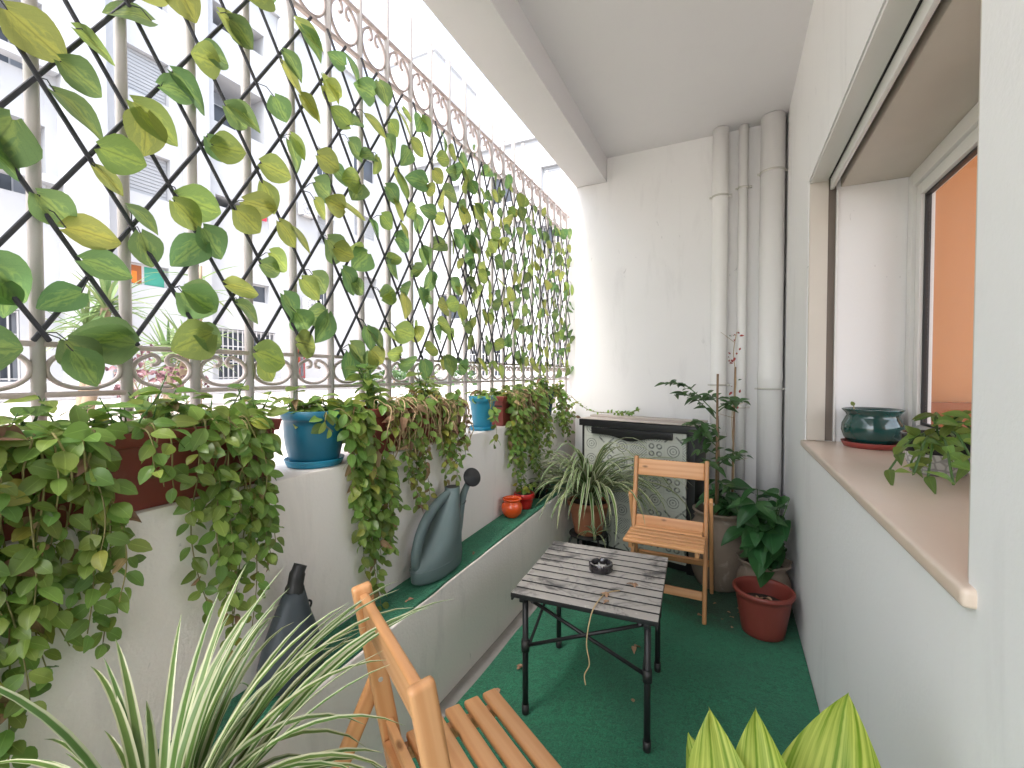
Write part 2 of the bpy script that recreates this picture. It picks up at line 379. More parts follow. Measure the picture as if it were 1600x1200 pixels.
def bev(me, w, seg=2, ang=30):
    bm = bmesh.new(); bm.from_mesh(me); bmesh.ops.remove_doubles(bm, verts=bm.verts, dist=1e-5)
    ed = [e for e in bm.edges if len(e.link_faces) == 2 and e.calc_face_angle(0) > R(ang)]
    bmesh.ops.bevel(bm, geom=ed, offset=w, segments=seg, profile=.6, affect='EDGES', clamp_overlap=True)
    for f in bm.faces: f.smooth = True
    bm.to_mesh(me); bm.free(); me.set_sharp_from_angle(angle=R(40)); return me
def add(name, me, parent=None, loc=None, mat4=None):
    o = bpy.data.objects.new(name, me); COL.objects.link(o)
    if parent is not None: o.parent = parent
    if loc is not None: o.location = loc
    if mat4 is not None: o.matrix_basis = mat4
    return o
def tag(o, label, cat, group=None):
    o['label'] = label; o['category'] = cat
    if group: o['group'] = group
    return o
def struct(o): o['kind'] = 'structure'; return o
def thing(name, label, cat, loc=(0, 0, 0), rz=0, group=None):
    o = bpy.data.objects.new(name, None); COL.objects.link(o); o.location = loc; o.rotation_euler = (0, 0, rz)
    o.empty_display_size = .05
    return tag(o, label, cat, group)
def part(name, mb, mat, parent, bevel=0, seg=2, ang=30):
    """mesh given in the parent's local space"""
    me = mb.mesh(name, mat)
    if bevel: bev(me, bevel, seg, ang)
    return add(name, me, parent)
def boxm(sx, sy, sz, mat, bevel=.003, seg=2):
    me = MB().box(-sx / 2, sx / 2, -sy / 2, sy / 2, -sz / 2, sz / 2).mesh('box', mat)
    if bevel: bev(me, bevel, seg)
    return me
def frame_m(p, xdir, zdir):
    x = Vector(xdir).normalized(); z = Vector(zdir); z = (z - x * z.dot(x)).normalized(); y = z.cross(x)
    return Matrix(((x.x, y.x, z.x, p[0]), (x.y, y.y, z.y, p[1]), (x.z, y.z, z.z, p[2]), (0, 0, 0, 1)))
def board(name, p0, p1, wid, thk, zdir, mat, parent, bevel=.004):
    """board from p0 to p1, thickness along zdir; its mesh is local with the grain along x"""
    p0, p1 = Vector(p0), Vector(p1); L = (p1 - p0).length
    return add(name, boxm(L, wid, thk, mat, bevel, 3), parent, mat4=frame_m((p0 + p1) / 2, p1 - p0, zdir))
def smooth_path(pts, n=6):
    pts = [Vector(p) for p in pts]; out = []
    P = [pts[0] * 2 - pts[1]] + pts + [pts[-1] * 2 - pts[-2]]
    for i in range(1, len(P) - 2):
        for k in range(n):
            t = k / n; a, b, c, d = P[i - 1:i + 3]
            out.append(.5 * ((2 * b) + (c - a) * t + (2 * a - 5 * b + 4 * c - d) * t * t + (3 * b - a - 3 * c + d) * t ** 3))
    out.append(pts[-1]); return out
def holes_wall(u0, u1, v0, v1, holes, thick, P):
    """wall with rectangular openings; P(u,v,d) -> xyz, d=0 front, d=thick back"""
    us = sorted({u0, u1, *[h[0] for h in holes], *[h[1] for h in holes]})
    vs = sorted({v0, v1, *[h[2] for h in holes], *[h[3] for h in holes]})
    mb = MB()
    for i in range(len(us) - 1):
        for j in range(len(vs) - 1):
            a, b, c, d = us[i], us[i + 1], vs[j], vs[j + 1]; m = ((a + b) / 2, (c + d) / 2)
            if any(h[0] < m[0] < h[1] and h[2] < m[1] < h[3] for h in holes): continue
            mb.quad(P(a, c, 0), P(b, c, 0), P(b, d, 0), P(a, d, 0)); mb.quad(P(a, c, thick), P(a, d, thick), P(b, d, thick), P(b, c, thick))
    for (a, b, c, d) in list(holes) + [(u0, u1, v0, v1)]:
        for (p, q) in (((a, c), (b, c)), ((b, c), (b, d)), ((b, d), (a, d)), ((a, d), (a, c))):
            mb.quad(P(*p, 0), P(*p, thick), P(*q, thick), P(*q, 0))
    return mb
def leaf_mesh(name, mat, L=1, W=.8, shape='ovate', fold=.25, curl=.35, nv=6, wave=0, seed=0):
    """blade along +Y from the origin, normal +Z, unit length, with UVs"""
    rg = random.Random(seed); v = []; f = []; uv = []
    def hw(t):
        if shape == 'heart': return min(1, (t / .30) ** .55) * (1 if t < .3 else max(0, 1 - ((t - .3) / .7) ** 2.1) ** .8)
        if shape == 'ovate': return math.sin(math.pi * t ** .75) ** .8
        if shape == 'oval': return math.sin(math.pi * t ** .92) ** .62
        if shape == 'lance': return math.sin(math.pi * t ** .7) ** 1.1
        if shape == 'blade': return min(1, (t * 6 + .25)) * (1 - t ** 3) ** .8
        return math.sin(math.pi * t)
    cs = (-1, -.5, 0, .5, 1)
    for i in range(nv + 1):
        t = i / nv; tt = min(max(t, .012), .992); h = hw(tt) * W / 2 * L
        y = L * t; z0 = -curl * L * t * t
        back = .0
        for c in cs:
            z = z0 + fold * abs(c) * h + wave * h * math.sin(5 * t + 2.2 * c + seed) * .5
            yb = y - (.13 * L * (abs(c) ** 1.6) * (1 - t) ** 3 if shape == 'heart' else 0)
            v.append((c * h, yb, z)); uv.append((.5 + c * .5, t))
    n = len(cs)
    for i in range(nv):
        for j in range(n - 1):
            a = i * n + j; f.append((a, a + 1, a + n + 1, a + n))
    me = bpy.data.meshes.new(name); me.from_pydata(v, [], f); me.materials.append(MATS[mat])
    ul = me.uv_layers.new(name='UVMap')
    for lp in me.loops: ul.data[lp.index].uv = uv[lp.vertex_index]
    me.polygons.foreach_set('use_smooth', [True] * len(f)); me.update(); return me
def leafset(mat, shape, W, n=5, curl=(.1, .5), fold=(.1, .4), wave=.15, nv=6):
    return [leaf_mesh('leaf', mat, 1, W * random.Random(i).uniform(.88, 1.12), shape, random.Random(i + 9).uniform(*fold), random.Random(i + 19).uniform(*curl), nv, wave, i) for i in range(n)]
def put_leaf(me, parent, pos, d, nrm, size, name='leaf'):
    y = Vector(d).normalized(); z = Vector(nrm); z = z - y * z.dot(y)
    if z.length < 1e-3: z = y.orthogonal()
    z.normalize(); x = y.cross(z); s = size
    o = bpy.data.objects.new(name, me); COL.objects.link(o); o.parent = parent
    p = Vector(pos) - parent.location
    o.matrix_basis = Matrix(((x.x * s, y.x * s, z.x * s, p.x), (x.y * s, y.y * s, z.y * s, p.y), (x.z * s, y.z * s, z.z * s, p.z), (0, 0, 0, 1)))
    return o
def rdir(): 
    a = U(0, 2 * math.pi); z = U(-1, 1); r = math.sqrt(1 - z * z); return Vector((r * math.cos(a), r * math.sin(a), z))
# ================================================================== LARGE STRUCTURE
XR, YB, ZC = .30, 3.22, 2.755
XBF = -.935                       # bench front
XPI, XPO = -1.085, -1.42          # parapet inner / outer face
ZL = .915                         # ledge
YN = -1.6                         # rear end of the balcony
struct(add('floor', MB().box(-1.5, 2.75, YN - .3, 4.3, -.2, 0).mesh('floor', 'cement')))
o = struct(add('ceiling', MB().box(-.81, 2.6, YN - .3, 4.3, ZC, ZC + .3).mesh('ceiling', 'ceiling_paint')))
o = struct(add('ceiling_beam', bev(MB().box(-1.04, -.81, YN - .3, 4.3, 2.585, ZC + .3).mesh('ceiling_beam', 'ceiling_paint'), .006)))
tag(add('upper_storeys', MB().box(-1.06, 2.6, YN - .3, 24, ZC + .301, 12).mesh('upper_storeys', 'facade_paint')), 'pale upper storeys of the building, above the balcony ceiling', 'building')
# green carpet on the floor, slightly uneven edge along the bench
mb = MB(); n = 60; row = []
for i in range(n + 1):
    y = YN + (YB - YN) * i / n
    row.append((-.875 + .012 * noise.noise(Vector((y * 2.2, 3, 0))) + .004 * noise.noise(Vector((y * 17, 3, 0))), y))
for i in range(n):
    (xa, ya), (xb, yb) = row[i], row[i + 1]
    mb.quad((xa, ya, .008), (XR - .003, ya, .008), (XR - .003, yb, .008), (xb, yb, .008))
    mb.quad((xa, ya, .001), (xa, ya, .008), (xb, yb, .008), (xb, yb, .001))
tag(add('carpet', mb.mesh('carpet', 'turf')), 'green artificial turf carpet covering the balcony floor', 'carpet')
# window wall
WY0, WY1, WZ0, WZ1 = .825, 2.315, .895, 2.03
side = add('side_wall', holes_wall(YN - .3, 4.3, 0, ZC, [(WY0, WY1, WZ0, WZ1)], .42, lambda u, v, d: (XR + d, u, v)).mesh('side_wall', 'wall_paint'))
tag(side, 'long white plastered wall with the window opening', 'wall')
mb = MB(); pg = [(-1.04, 0), (XR - .002, 0), (XR - .002, ZC - .001), (-.808, ZC - .001), (-.808, 2.583), (-1.04, 2.583)]
mb.v += [(x, YB, z) for x, z in pg] + [(x, 4.3, z) for x, z in pg]; mb.f += [tuple(range(6)), tuple(reversed(range(6, 12)))] + [(i, i + 6, (i + 1) % 6 + 6, (i + 1) % 6) for i in range(6)]; mb.sm += [False] * 8
tag(add('end_wall', mb.mesh('end_wall', 'wall_paint')), 'white end wall behind the drain pipes and cabinet', 'wall')
tag(add('pier', bev(MB().box(-1.36, -1.045, 3.76, 4.3, 0, 3.3).mesh('pier', 'wall_paint'), .006)), 'narrow white outer pier where the railing ends', 'pier')
struct(add('terrace', MB().box(-1.43, 2.75, -60, YN - .301, -.2, -.004).mesh('terrace', 'court_ground')))
pw = add('parapet_wall', bev(MB().box(XPO, XPI, YN - .3, 3.755, -.2, ZL).mesh('parapet_wall', 'parapet_paint'), .008))
tag(pw, 'white parapet wall carrying the flower planters and railing', 'wall')
def bz(y): return .405 + .03 * (y - .8)
mb = MB(); N = 40
for i in range(N):
    ya = YN + (YB - YN) * i / N; yb = YN + (YB - YN) * (i + 1) / N
    f = lambda y: XBF + .006 * noise.noise(Vector((y * 1.7, 0, 4)))
    mb.quad((f(ya), ya, 0), (f(yb), yb, 0), (f(yb), yb, bz(yb)), (f(ya), ya, bz(ya)))
    mb.quad((f(ya), ya, bz(ya)), (f(yb), yb, bz(yb)), (XPI + .001, yb, bz(yb)), (XPI + .001, ya, bz(ya)))
me = mb.mesh('bench', 'parapet_paint')
bm = bmesh.new(); bm.from_mesh(me); bmesh.ops.remove_doubles(bm, verts=bm.verts, dist=1e-4); bm.to_mesh(me); bm.free(); bev(me, .008, 3)
bench = tag(add('masonry_bench', me), 'low white masonry ledge along the parapet wall', 'ledge')
mb = MB(); N = 60; w0 = []
for i in range(N + 1):
    y = YN + (YB - YN) * i / N
    w0.append((XBF - .004 + .010 * noise.noise(Vector((y * 3, 1, 0))) + .004 * noise.noise(Vector((y * 13, 1, 0))), y))
for i in range(N):
    (xa, ya), (xb, yb) = w0[i], w0[i + 1]; za, zb = bz(ya) + .007, bz(yb) + .007
    mb.quad((xa, ya, za), (xb, yb, zb), (XPI + .002, yb, zb), (XPI + .002, ya, za)); mb.quad((xa, ya, za - .009), (xb, yb, zb - .009), (xb, yb, zb), (xa, ya, za))
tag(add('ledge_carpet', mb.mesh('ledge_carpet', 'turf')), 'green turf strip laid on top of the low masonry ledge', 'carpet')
def ledge(y): return bz(y) + .007
# room behind the window
RX0, RX1, RY0, RY1 = XR + .42, 2.75, -1.2, 2.95
mb = MB(); mb.box(RX0 + .001, RX1, RY1, RY1 + .1, .001, ZC - .001)
room = tag(add('room_wall', mb.mesh('room_wall', 'orange_paint')), 'orange painted wall inside the room behind the window', 'wall')
mb = holes_wall(RY0, RY1, .001, ZC - .001, [(-.9, 2.6, .3, 2.6)], .1, lambda u, v, d: (RX1 - .2 + d, u, v))  # wide unseen opening, added so daylight reaches the orange wall
tag(add('room_far_wall', mb.mesh('room_far_wall', 'orange_paint')), 'orange wall at the far side of the room, with a wide unseen opening added to let in daylight', 'wall')
tag(add('room_side_wall', MB().box(RX0 + .001, RX1 - .2, RY0 - .1, RY0, .001, ZC - .001).mesh('room_side_wall', 'orange_paint')), 'orange wall of the room opposite the visible one', 'wall')

t = thing('headboard', 'dark orange wooden bed headboard inside the room', 'headboard', (1.35, RY1 - .07, .001))
mb = MB(); mb.box(-.6, .6, -.03, .05, .3, 1.06); mb2 = part('panel', mb, 'dark_wood', t, .01)
for x in (-.56, .56): mb = MB(); mb.box(x - .035, x + .035, -.04, .055, 0, 1.10); part('post', mb, 'dark_wood', t, .008)
# ================================================================== WINDOW
win = thing('window', 'white aluminium window with a roller shutter slot, set deep in the wall', 'window', (XR, WY1, WZ0))
def wl_(x, y, z): return (x - XR, y - WY1, z - WZ0)
def wbox(name, x0, x1, y0, y1, z0, z1, mat, par=win, b=.003):
    mb = MB(); mb.box(x0 - XR, x1 - XR, y0 - WY1, y1 - WY1, z0 - WZ0, z1 - WZ0); return part(name, mb, mat, par, b)
e = .002
for (y0, y1) in ((WY1 - .016, WY1 - e), (WY0 + e, WY0 + .016)):           # shutter guides: outer lip, slot, inner lip
    wbox('guide_lip', XR + .004, XR + .070, y0, y1, WZ0 + .018, WZ1 - e, 'reveal_edge', b=.002)
    wbox('guide_lip', XR + .098, XR + .106, y0, y1, WZ0 + .018, WZ1 - .05, 'window_white', b=.002)
    wbox('shutter_guide', XR + .0705, XR + .0975, y0 + (.012 if y0 > 1 else 0), y1 - (0 if y0 > 1 else .012), WZ0 + .018, WZ1 - e, 'guide_brown', b=0)
wbox('head_strip', XR + .004, XR + .066, WY0 + .017, WY1 - .017, WZ1 - .014, WZ1 - e, 'window_white', b=.002)
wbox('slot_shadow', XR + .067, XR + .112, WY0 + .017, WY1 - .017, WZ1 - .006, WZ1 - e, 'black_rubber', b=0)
wbox('shutter_slat', XR + .074, XR + .088, WY0 + .018, WY1 - .02, WZ1 - .055, WZ1 - .007, 'window_white', b=.004)
wbox('soffit_strip', XR + .113, XR + .34, WY0 + .005, WY1 - .005, WZ1 - .045, WZ1 - e, 'reveal_edge', b=.004)
FX = XR + .335
for (nm, y0, y1, z0, z1) in (('frame_jamb', WY1 - .05, WY1 - e, WZ0 + .02, WZ1 - .046), ('frame_jamb', WY0 + e, WY0 + .05, WZ0 + .02, WZ1 - .046),
                             ('frame_head', WY0 + .051, WY1 - .051, WZ1 - .10, WZ1 - .046), ('frame_sill', WY0 + .051, WY1 - .051, WZ0 + .02, WZ0 + .062)):
    wbox(nm, FX, FX + .07, y0, y1, z0, z1, 'window_white')
for (a, b_) in ((WY1 - .052, 1.58), (1.62, WY0 + .052)):
    s = thing('sash', '', ''); del s['label'], s['category']; s.parent = win
    hi, lo = max(a, b_), min(a, b_)
    for (nm, y0, y1, z0, z1) in (('stile', hi - .045, hi, WZ0 + .064, WZ1 - .102), ('stile', lo, lo + .045, WZ0 + .064, WZ1 - .102),
                                 ('rail', lo + .046, hi - .046, WZ1 - .147, WZ1 - .102), ('rail', lo + .046, hi - .046, WZ0 + .064, WZ0 + .109)):
        wbox(nm, FX + .012, FX + .055, y0, y1, z0, z1, 'window_white', s)
    for (y0, y1, z0, z1) in ((hi - .053, hi - .046, WZ0 + .11, WZ1 - .148), (lo + .046, lo + .053, WZ0 + .11, WZ1 - .148), (lo + .054, hi - .054, WZ1 - .155, WZ1 - .148), (lo + .054, hi - .054, WZ0 + .11, WZ0 + .117)):
        wbox('gasket', FX + .024, FX + .042, y0, y1, z0, z1, 'black_rubber', s, 0)
    wbox('pane', FX + .030, FX + .036, lo + .054, hi - .054, WZ0 + .1175, WZ1 - .1555, 'glass', s, 0)
mb = MB(); mb.box(XR - .016, XR + .334, WY0 - .025, WY1 + .012, WZ0 - .012, WZ0 + .016)
sill = add('window_sill', bev(mb.mesh('window_sill', 'marble'), .009, 4)); tag(sill, 'beige marble window sill with a rounded nose', 'sill')
ZS = WZ0 + .016

# ================================================================== RAILING
XRL = -1.285
BW = .1505; Y0R = -.955
ys = [Y0R + BW * i for i in range(int((3.74 - Y0R) / BW) + 1)]
rail = thing('iron_railing', 'tall off-white iron railing with scroll bands and rust specks along the parapet', 'railing', (XRL, Y0R, ZL))
ZB0, ZB1, ZT0, ZT1 = 1.156, 1.262, 2.405, 2.575
def rl(x, y, z): return (x - XRL, y - Y0R, z - ZL)
bar_me = MB().tube([(0, 0, 0), (0, 0, 2.77 - ZL), (0, 0, 2.775 - ZL)], [.0122, .0122, .008], 10).mesh('bar', 'rail_paint')
for y in ys: add('bar', bar_me, rail, (0, y - Y0R, 0))
for z in (ZB0, ZB1, ZT0, ZT1):
    mb = MB(); mb.box(-.008, .010, -.05, ys[-1] - Y0R + .07, z - ZL - .006, z - ZL + .006); part('rail', mb, 'rail_rust', rail, .003)
def scroll(h, mat):
    wv = BW - .024; pts = []
    cz = h / 2; rx, rz = wv / 2, h / 2 - .006
    for s in range(0, 33):                                 # omega: open at the top, ends hooked inwards
        a = R(118) + R(304) * s / 32; pts.append((.0, math.cos(a) * rx, cz + math.sin(a) * rz))
    def hook(sg):
        return [(0, sg * .38 * rx, cz + rz * .93), (0, sg * .20 * rx, cz + rz * .80), (0, sg * .14 * rx, cz + rz * .58), (0, sg * .22 * rx, cz + rz * .36), (0, sg * .40 * rx, cz + rz * .30)]
    path = list(reversed(hook(-1))) + pts[2:-2] + hook(1)
    mb = MB(); mb.tube(smooth_path(path, 3), .0052, 6, flat=1.5); return mb.mesh('scroll', mat)
sm_b = scroll(ZB1 - ZB0 - .012, 'rail_rust'); sm_t = scroll(ZT1 - ZT0 - .012, 'rail_rust')
for i in range(len(ys) - 1):
    y = (ys[i] + ys[i + 1]) / 2 - Y0R
    add('scroll', sm_b, rail, (0, y, ZB0 + .006 - ZL)); add('scroll', sm_t, rail, (0, y, ZT0 + .006 - ZL))

# ================================================================== IVY TRELLISES
IVY = leafset('ivy_leaf', 'heart', 1.0, 6, (.0, .22), (.0, .25), .12, 8) + leafset('ivy_leaf_dark', 'heart', .95, 4, (.1, .35), (.1, .35), .2, 8)
XT = -1.262
def trellis(label, ya, yb, step, slope, z0, z1, leaf, dens, seed):
    rg = random.Random(seed); random.seed(seed)
    t = thing('ivy_trellis', label, 'trellis', (XT, ya, z0))
    dz = z1 - z0; run = dz / slope; L = math.hypot(run, dz) + .05
    me1 = bev(MB().box(-L / 2, L / 2, -.0048, .0048, -.0034, .0034).mesh('slat', 'trellis_slat'), .002, 1)
    def clip(y0, sg):                                       # part of a slat inside [ya, yb]
        pa, pb = y0, y0 + sg * run; za, zb_ = 0., dz
        lo, hi = 0., 1.
        for bound, keep in ((ya - .02, 1), (yb + .02, -1)):
            fa, fb = (pa - bound) * keep, (pb - bound) * keep
            if fa < 0 and fb < 0: return None
            if fa < 0: lo = max(lo, fa / (fa - fb))
            elif fb < 0: hi = min(hi, fa / (fa - fb))
        return lo, hi
    k0 = int(-run / step) - 1; k1 = int((yb - ya + run) / step) + 1
    for sg, dx in ((1, -.0036), (-1, .0036)):
        for k in range(k0, k1 + 1):
            y0 = ya + k * step; c = clip(y0, sg)
            if not c or c[1] - c[0] < .06: continue
            a = Vector((dx, y0 + sg * run * c[0] - ya, dz * c[0])); b = Vector((dx, y0 + sg * run * c[1] - ya, dz * c[1]))
            d = (b - a).normalized(); a -= d * .022; b += d * .022; jit = rg.uniform(-.004, .004); a.y += jit; b.y -= jit
            M = frame_m((a + b) / 2, b - a, (1, 0, 0)); M = M @ Matrix.Diagonal(((b - a).length / L, 1, 1, 1))
            add('slat', me1, t, mat4=M)
    # leaves: hung from the crossings by short wires
    nodes = []; hz = slope * step / 2; j = 0
    while j * hz <= dz + .01:
        k = -1
        while True:
            y = ya + k * step + (step / 2 if j % 2 else 0); k += 1
            if y > yb + .02: break
            if y >= ya - .03: nodes.append((y, z0 + j * hz))
        j += 1
    wires = MB()
    for (y, z) in nodes:
        for _ in range(1 + (rg.random() < dens - 1)):
            if rg.random() > dens: continue
            p = Vector((XT + .012 + rg.uniform(-.004, .02), y + rg.uniform(-.03, .04), z + rg.uniform(-.045, .04)))
            ang = rg.choice((-.5, -.3, -.6, -1.0, -.2, -1.5)) * R(50) + rg.gauss(0, .3)   # droop below the horizontal
            sgn = 1 if rg.random() < .8 else -1
            d = Vector((rg.uniform(-.15, .35), sgn * math.cos(ang), math.sin(ang)))
            nrm = Vector((1, rg.gauss(.08, .36), rg.gauss(.05, .34)))
            put_leaf(IVY[rg.randrange(len(IVY))] if rg.random() > .25 else IVY[6 + rg.randrange(4)], t, p, d, nrm, leaf * rg.uniform(.72, 1.18))
            q = Vector((XT, y, z)); base_ = Vector((XT, ya, z0))
            wires.tube([q - base_, (q + p) / 2 + Vector((.006, 0, .008)) - base_, p - base_], .0013, 4, False)
    part('wire', wires, 'wire', t)['kind'] = 'stuff'
    return t
trellis('black expanding trellis with wide diamonds and variegated ivy leaves, tied to the railing', .09 - .155 * 3, 2.06, .155, 1.66, 1.285, 2.372, .092, 1.95, 3)
trellis('black expanding trellis pulled tight with crowded ivy leaves, beside the outer pier', 2.02, 3.70, .118, 2.05, 1.28, 2.365, .084, 1.65, 5)
random.seed(21)

# ================================================================== POTS AND PLANTERS
def planter(label, ya, yb, xc, wt=.165, wb=.125, h=.165, group=None):
    t = thing('planter', label, 'planter', (xc, (ya + yb) / 2, ZL), 0, group); L = yb - ya
    me = MB(); z0 = .001
    def ring(wx, wy, z): return [(-wx, -wy, z), (wx, -wy, z), (wx, wy, z), (-wx, wy, z)]
    rs = [ring(wb / 2, L / 2 - .035, z0), ring(wt / 2 - .012, L / 2 - .014, h - .035), ring(wt / 2 - .012, L / 2 - .014, h - .030),
          ring(wt / 2 - .004, L / 2 - .006, h - .029), ring(wt / 2, L / 2, h - .002), ring(wt / 2 - .002, L / 2 - .002, h), ring(wt / 2 - .010, L / 2 - .010, h), ring(wt / 2 - .016, L / 2 - .016, h - .045)]
    for r_ in rs: me.v += r_
    n = len(rs)
    for k in range(n - 1):
        for j in range(4):
            j2 = (j + 1) % 4; me.f.append((k * 4 + j, k * 4 + j2, k * 4 + 4 + j2, k * 4 + 4 + j)); me.sm.append(False)
    me.f.append((3, 2, 1, 0)); me.sm.append(False)
    part('body', me, 'terracotta_plastic', t, .004, 2, 20)
    mb = MB(); mb.box(-wt / 2 + .0165, wt / 2 - .0165, -L / 2 + .0165, L / 2 - .0165, h - .06, h - .03); part('soil', mb, 'soil', t)
    return t
def pot(name, label, cat, loc, r0, r1, h, mat, rim=.012, seg=40, fill=.82, rimh=.03, group=None, belly=0):
    t = thing(name, label, cat, loc, 0, group)
    pr = [(r0 * .92, .0), (r0, .004)]; ff = min(1, h * fill / (h - rimh)); rf = r0 + (r1 - r0) * ff + belly * math.sin(math.pi * ff) - .005
    for k in range(1, 8):
        f = k / 8; pr.append((r0 + (r1 - r0) * f + belly * math.sin(math.pi * f), .004 + (h - rimh - .004) * f))
    pr += [(r1, h - rimh), (r1 + rim * .7, h - rimh + .002), (r1 + rim, h - rimh + .007), (r1 + rim, h - .003), (r1 + rim * .7, h), (r1, h), (r1 - .004, h - .003), (r1 - .006, h - rimh), (rf, h * fill)]
    mb = MB().lathe(pr, seg); mb.f.pop(); mb.sm.pop()
    part('body', mb, mat, t)
    part('soil', MB().lathe([(rf - .003, h * fill - .01), (rf - .0005, h * fill + .004), (r1 * .5, h * fill + .010), (.0001, h * fill + .012)], seg), 'soil', t)
    return t
def saucer(label, loc, r, mat, h=.02, group=None):
    mb = MB().lathe([(r * .86, 0), (r * .9, .001), (r, h - .002), (r, h), (r - .004, h), (r * .88, .005), (.0001, .005)], 40)
    return tag(add('saucer', mb.mesh('saucer', mat), None, loc), label, 'saucer')
planter('long reddish-brown plastic planter beside the large blue pot', -.25, .805, -1.163)
planter('reddish-brown plastic planter between the large and the small blue pots', 1.14, 1.74, -1.165)
planter('reddish-brown plastic planter between the small blue pot and the navy pot', 2.115, 2.74, -1.165)
saucer('blue saucer under the large dark blue pot', (-1.172, .985, ZL + .001), .088, 'blue_saucer', .022)
pot('flower_pot', 'large dark blue plastic pot on a blue saucer', 'pot', (-1.172, .985, ZL + .008), .070, .088, .165, 'blue_plastic', .008, belly=.006)
saucer('bright blue saucer under the small blue pot', (-1.132, 1.975, ZL + .001), .070, 'blue_saucer', .018)
pot('flower_pot', 'small bright blue plastic pot on a blue saucer', 'pot', (-1.132, 1.975, ZL + .008), .047, .064, .165, 'light_blue_plastic', .006)
pot('flower_pot', 'small navy pot half hidden in trailing vines near the outer pier', 'pot', (-1.15, 2.86, ZL + .001), .052, .068, .165, 'navy_plastic', .006)

# ------------------------------------------------------------------ trailing plants
TR = leafset('trail_leaf', 'oval', .70, 6, (.05, .45), (.1, .4), .15, 5)
TY = leafset('trail_leaf_yellow', 'oval', .70, 3, (.2, .6), (.1, .4), .25, 5)
TD = leafset('trail_leaf_dry', 'ovate', .6, 3, (.5, 1.1), (.3, .8), .6, 5)
def pick(dry, yel):
    r = rnd(); return random.choice(TD) if r < dry else random.choice(TY) if r < dry + yel else random.choice(TR)
def vine(t, start, over, ends, leaf=.045, gap=.026, dry=.04, yel=.06, rad=.0022, taper=True):
    """one trailing shoot: from the soil over the rim and down"""
    pts = [Vector(start), Vector(over)]; a = pts[-1]; b = Vector(ends); L = (b - a).length; n = max(3, int(L / .055))
    sway = U(-.03, .03); ph = U(0, 6)
    for k in range(1, n + 1):
        f = k / n; p = a.lerp(b, f); p.y += math.sin(f * 4 + ph) * .014 + sway * math.sin(math.pi * f); p.x += .012 * math.sin(f * 5 + ph * 2) + .018 * math.sin(math.pi * min(1, f * 2)) * .6
        p.x = max(p.x, XPI + .012) if p.z < ZL + .02 else p.x
        pts.append(p)
    sp = smooth_path(pts, 5); base_ = t.location
    N = len(sp)
    part('stem', MB().tube([p - base_ for p in sp], [rad * (1 - .55 * i / N) for i in range(N)], 5), 'vine_stem', t)
    acc = 0; turn = U(0, 3); cnt = 0
    tot = sum((sp[i] - sp[i - 1]).length for i in range(1, N)); run = 0
    for i in range(1, N):
        dl = (sp[i] - sp[i - 1]).length; acc += dl; run += dl
        if acc < gap * (1.1 - .35 * run / tot): continue
        acc = 0; turn += R(78) + U(-.4, .4)
        tg = (sp[min(i + 1, N - 1)] - sp[i - 1]).normalized()
        f = run / tot; s = leaf * ((1.08 - .42 * f) if taper else 1) * U(.72, 1.15)
        side = Vector((math.cos(turn), math.sin(turn), 0)); side = (side - tg * side.dot(tg)).normalized()
        for sg in (1, -1):
            if rnd() < (.12 if sp[i].z < ZL + .01 else .5 if run > .08 else .25): continue
            d = side * sg + tg * U(.1, .6) + Vector((.25, 0, -.25)) + rdir() * .25
            p = sp[i] + d.normalized() * .004
            if p.x + d.normalized().x * s < XPI + .004 and p.z < ZL: d.x = abs(d.x)
            nrm = Vector((.75, U(-.5, .3), .75)) + rdir() * .55
            put_leaf(pick(dry, yel), t, p, d, nrm, s); cnt += 1
    return cnt
def mound(t, xr, yr, z, n, leaf=.045, hgt=(.02, .09), dry=.03, yel=.05, lean=.3):
    mb = MB(); base_ = t.location
    for _ in range(n):
        p0 = Vector((U(*xr), U(*yr), z)); h = U(*hgt) * (1 if rnd() < .8 else 1.4)
        q = p0 + Vector((U(-.6, .45) * h, U(-.6, .6) * h, h))
        mb.tube([p0 - base_, (p0 + q) / 2 + rdir() * .006 - base_, q - base_], [.0022, .002, .0012], 4, False)
        for k in range(random.choice((2, 2, 3, 4))):
            a = U(0, 6.28); d = Vector((math.cos(a), math.sin(a), U(-.2, .55)))
            pp = p0.lerp(q, U(.65, 1))
            put_leaf(pick(dry, yel), t, pp, d, Vector((U(-.2, .5), U(-.4, .3), 1)) + rdir() * .35, leaf * U(.7, 1.15))
    part('stem', mb, 'green_stem', t)
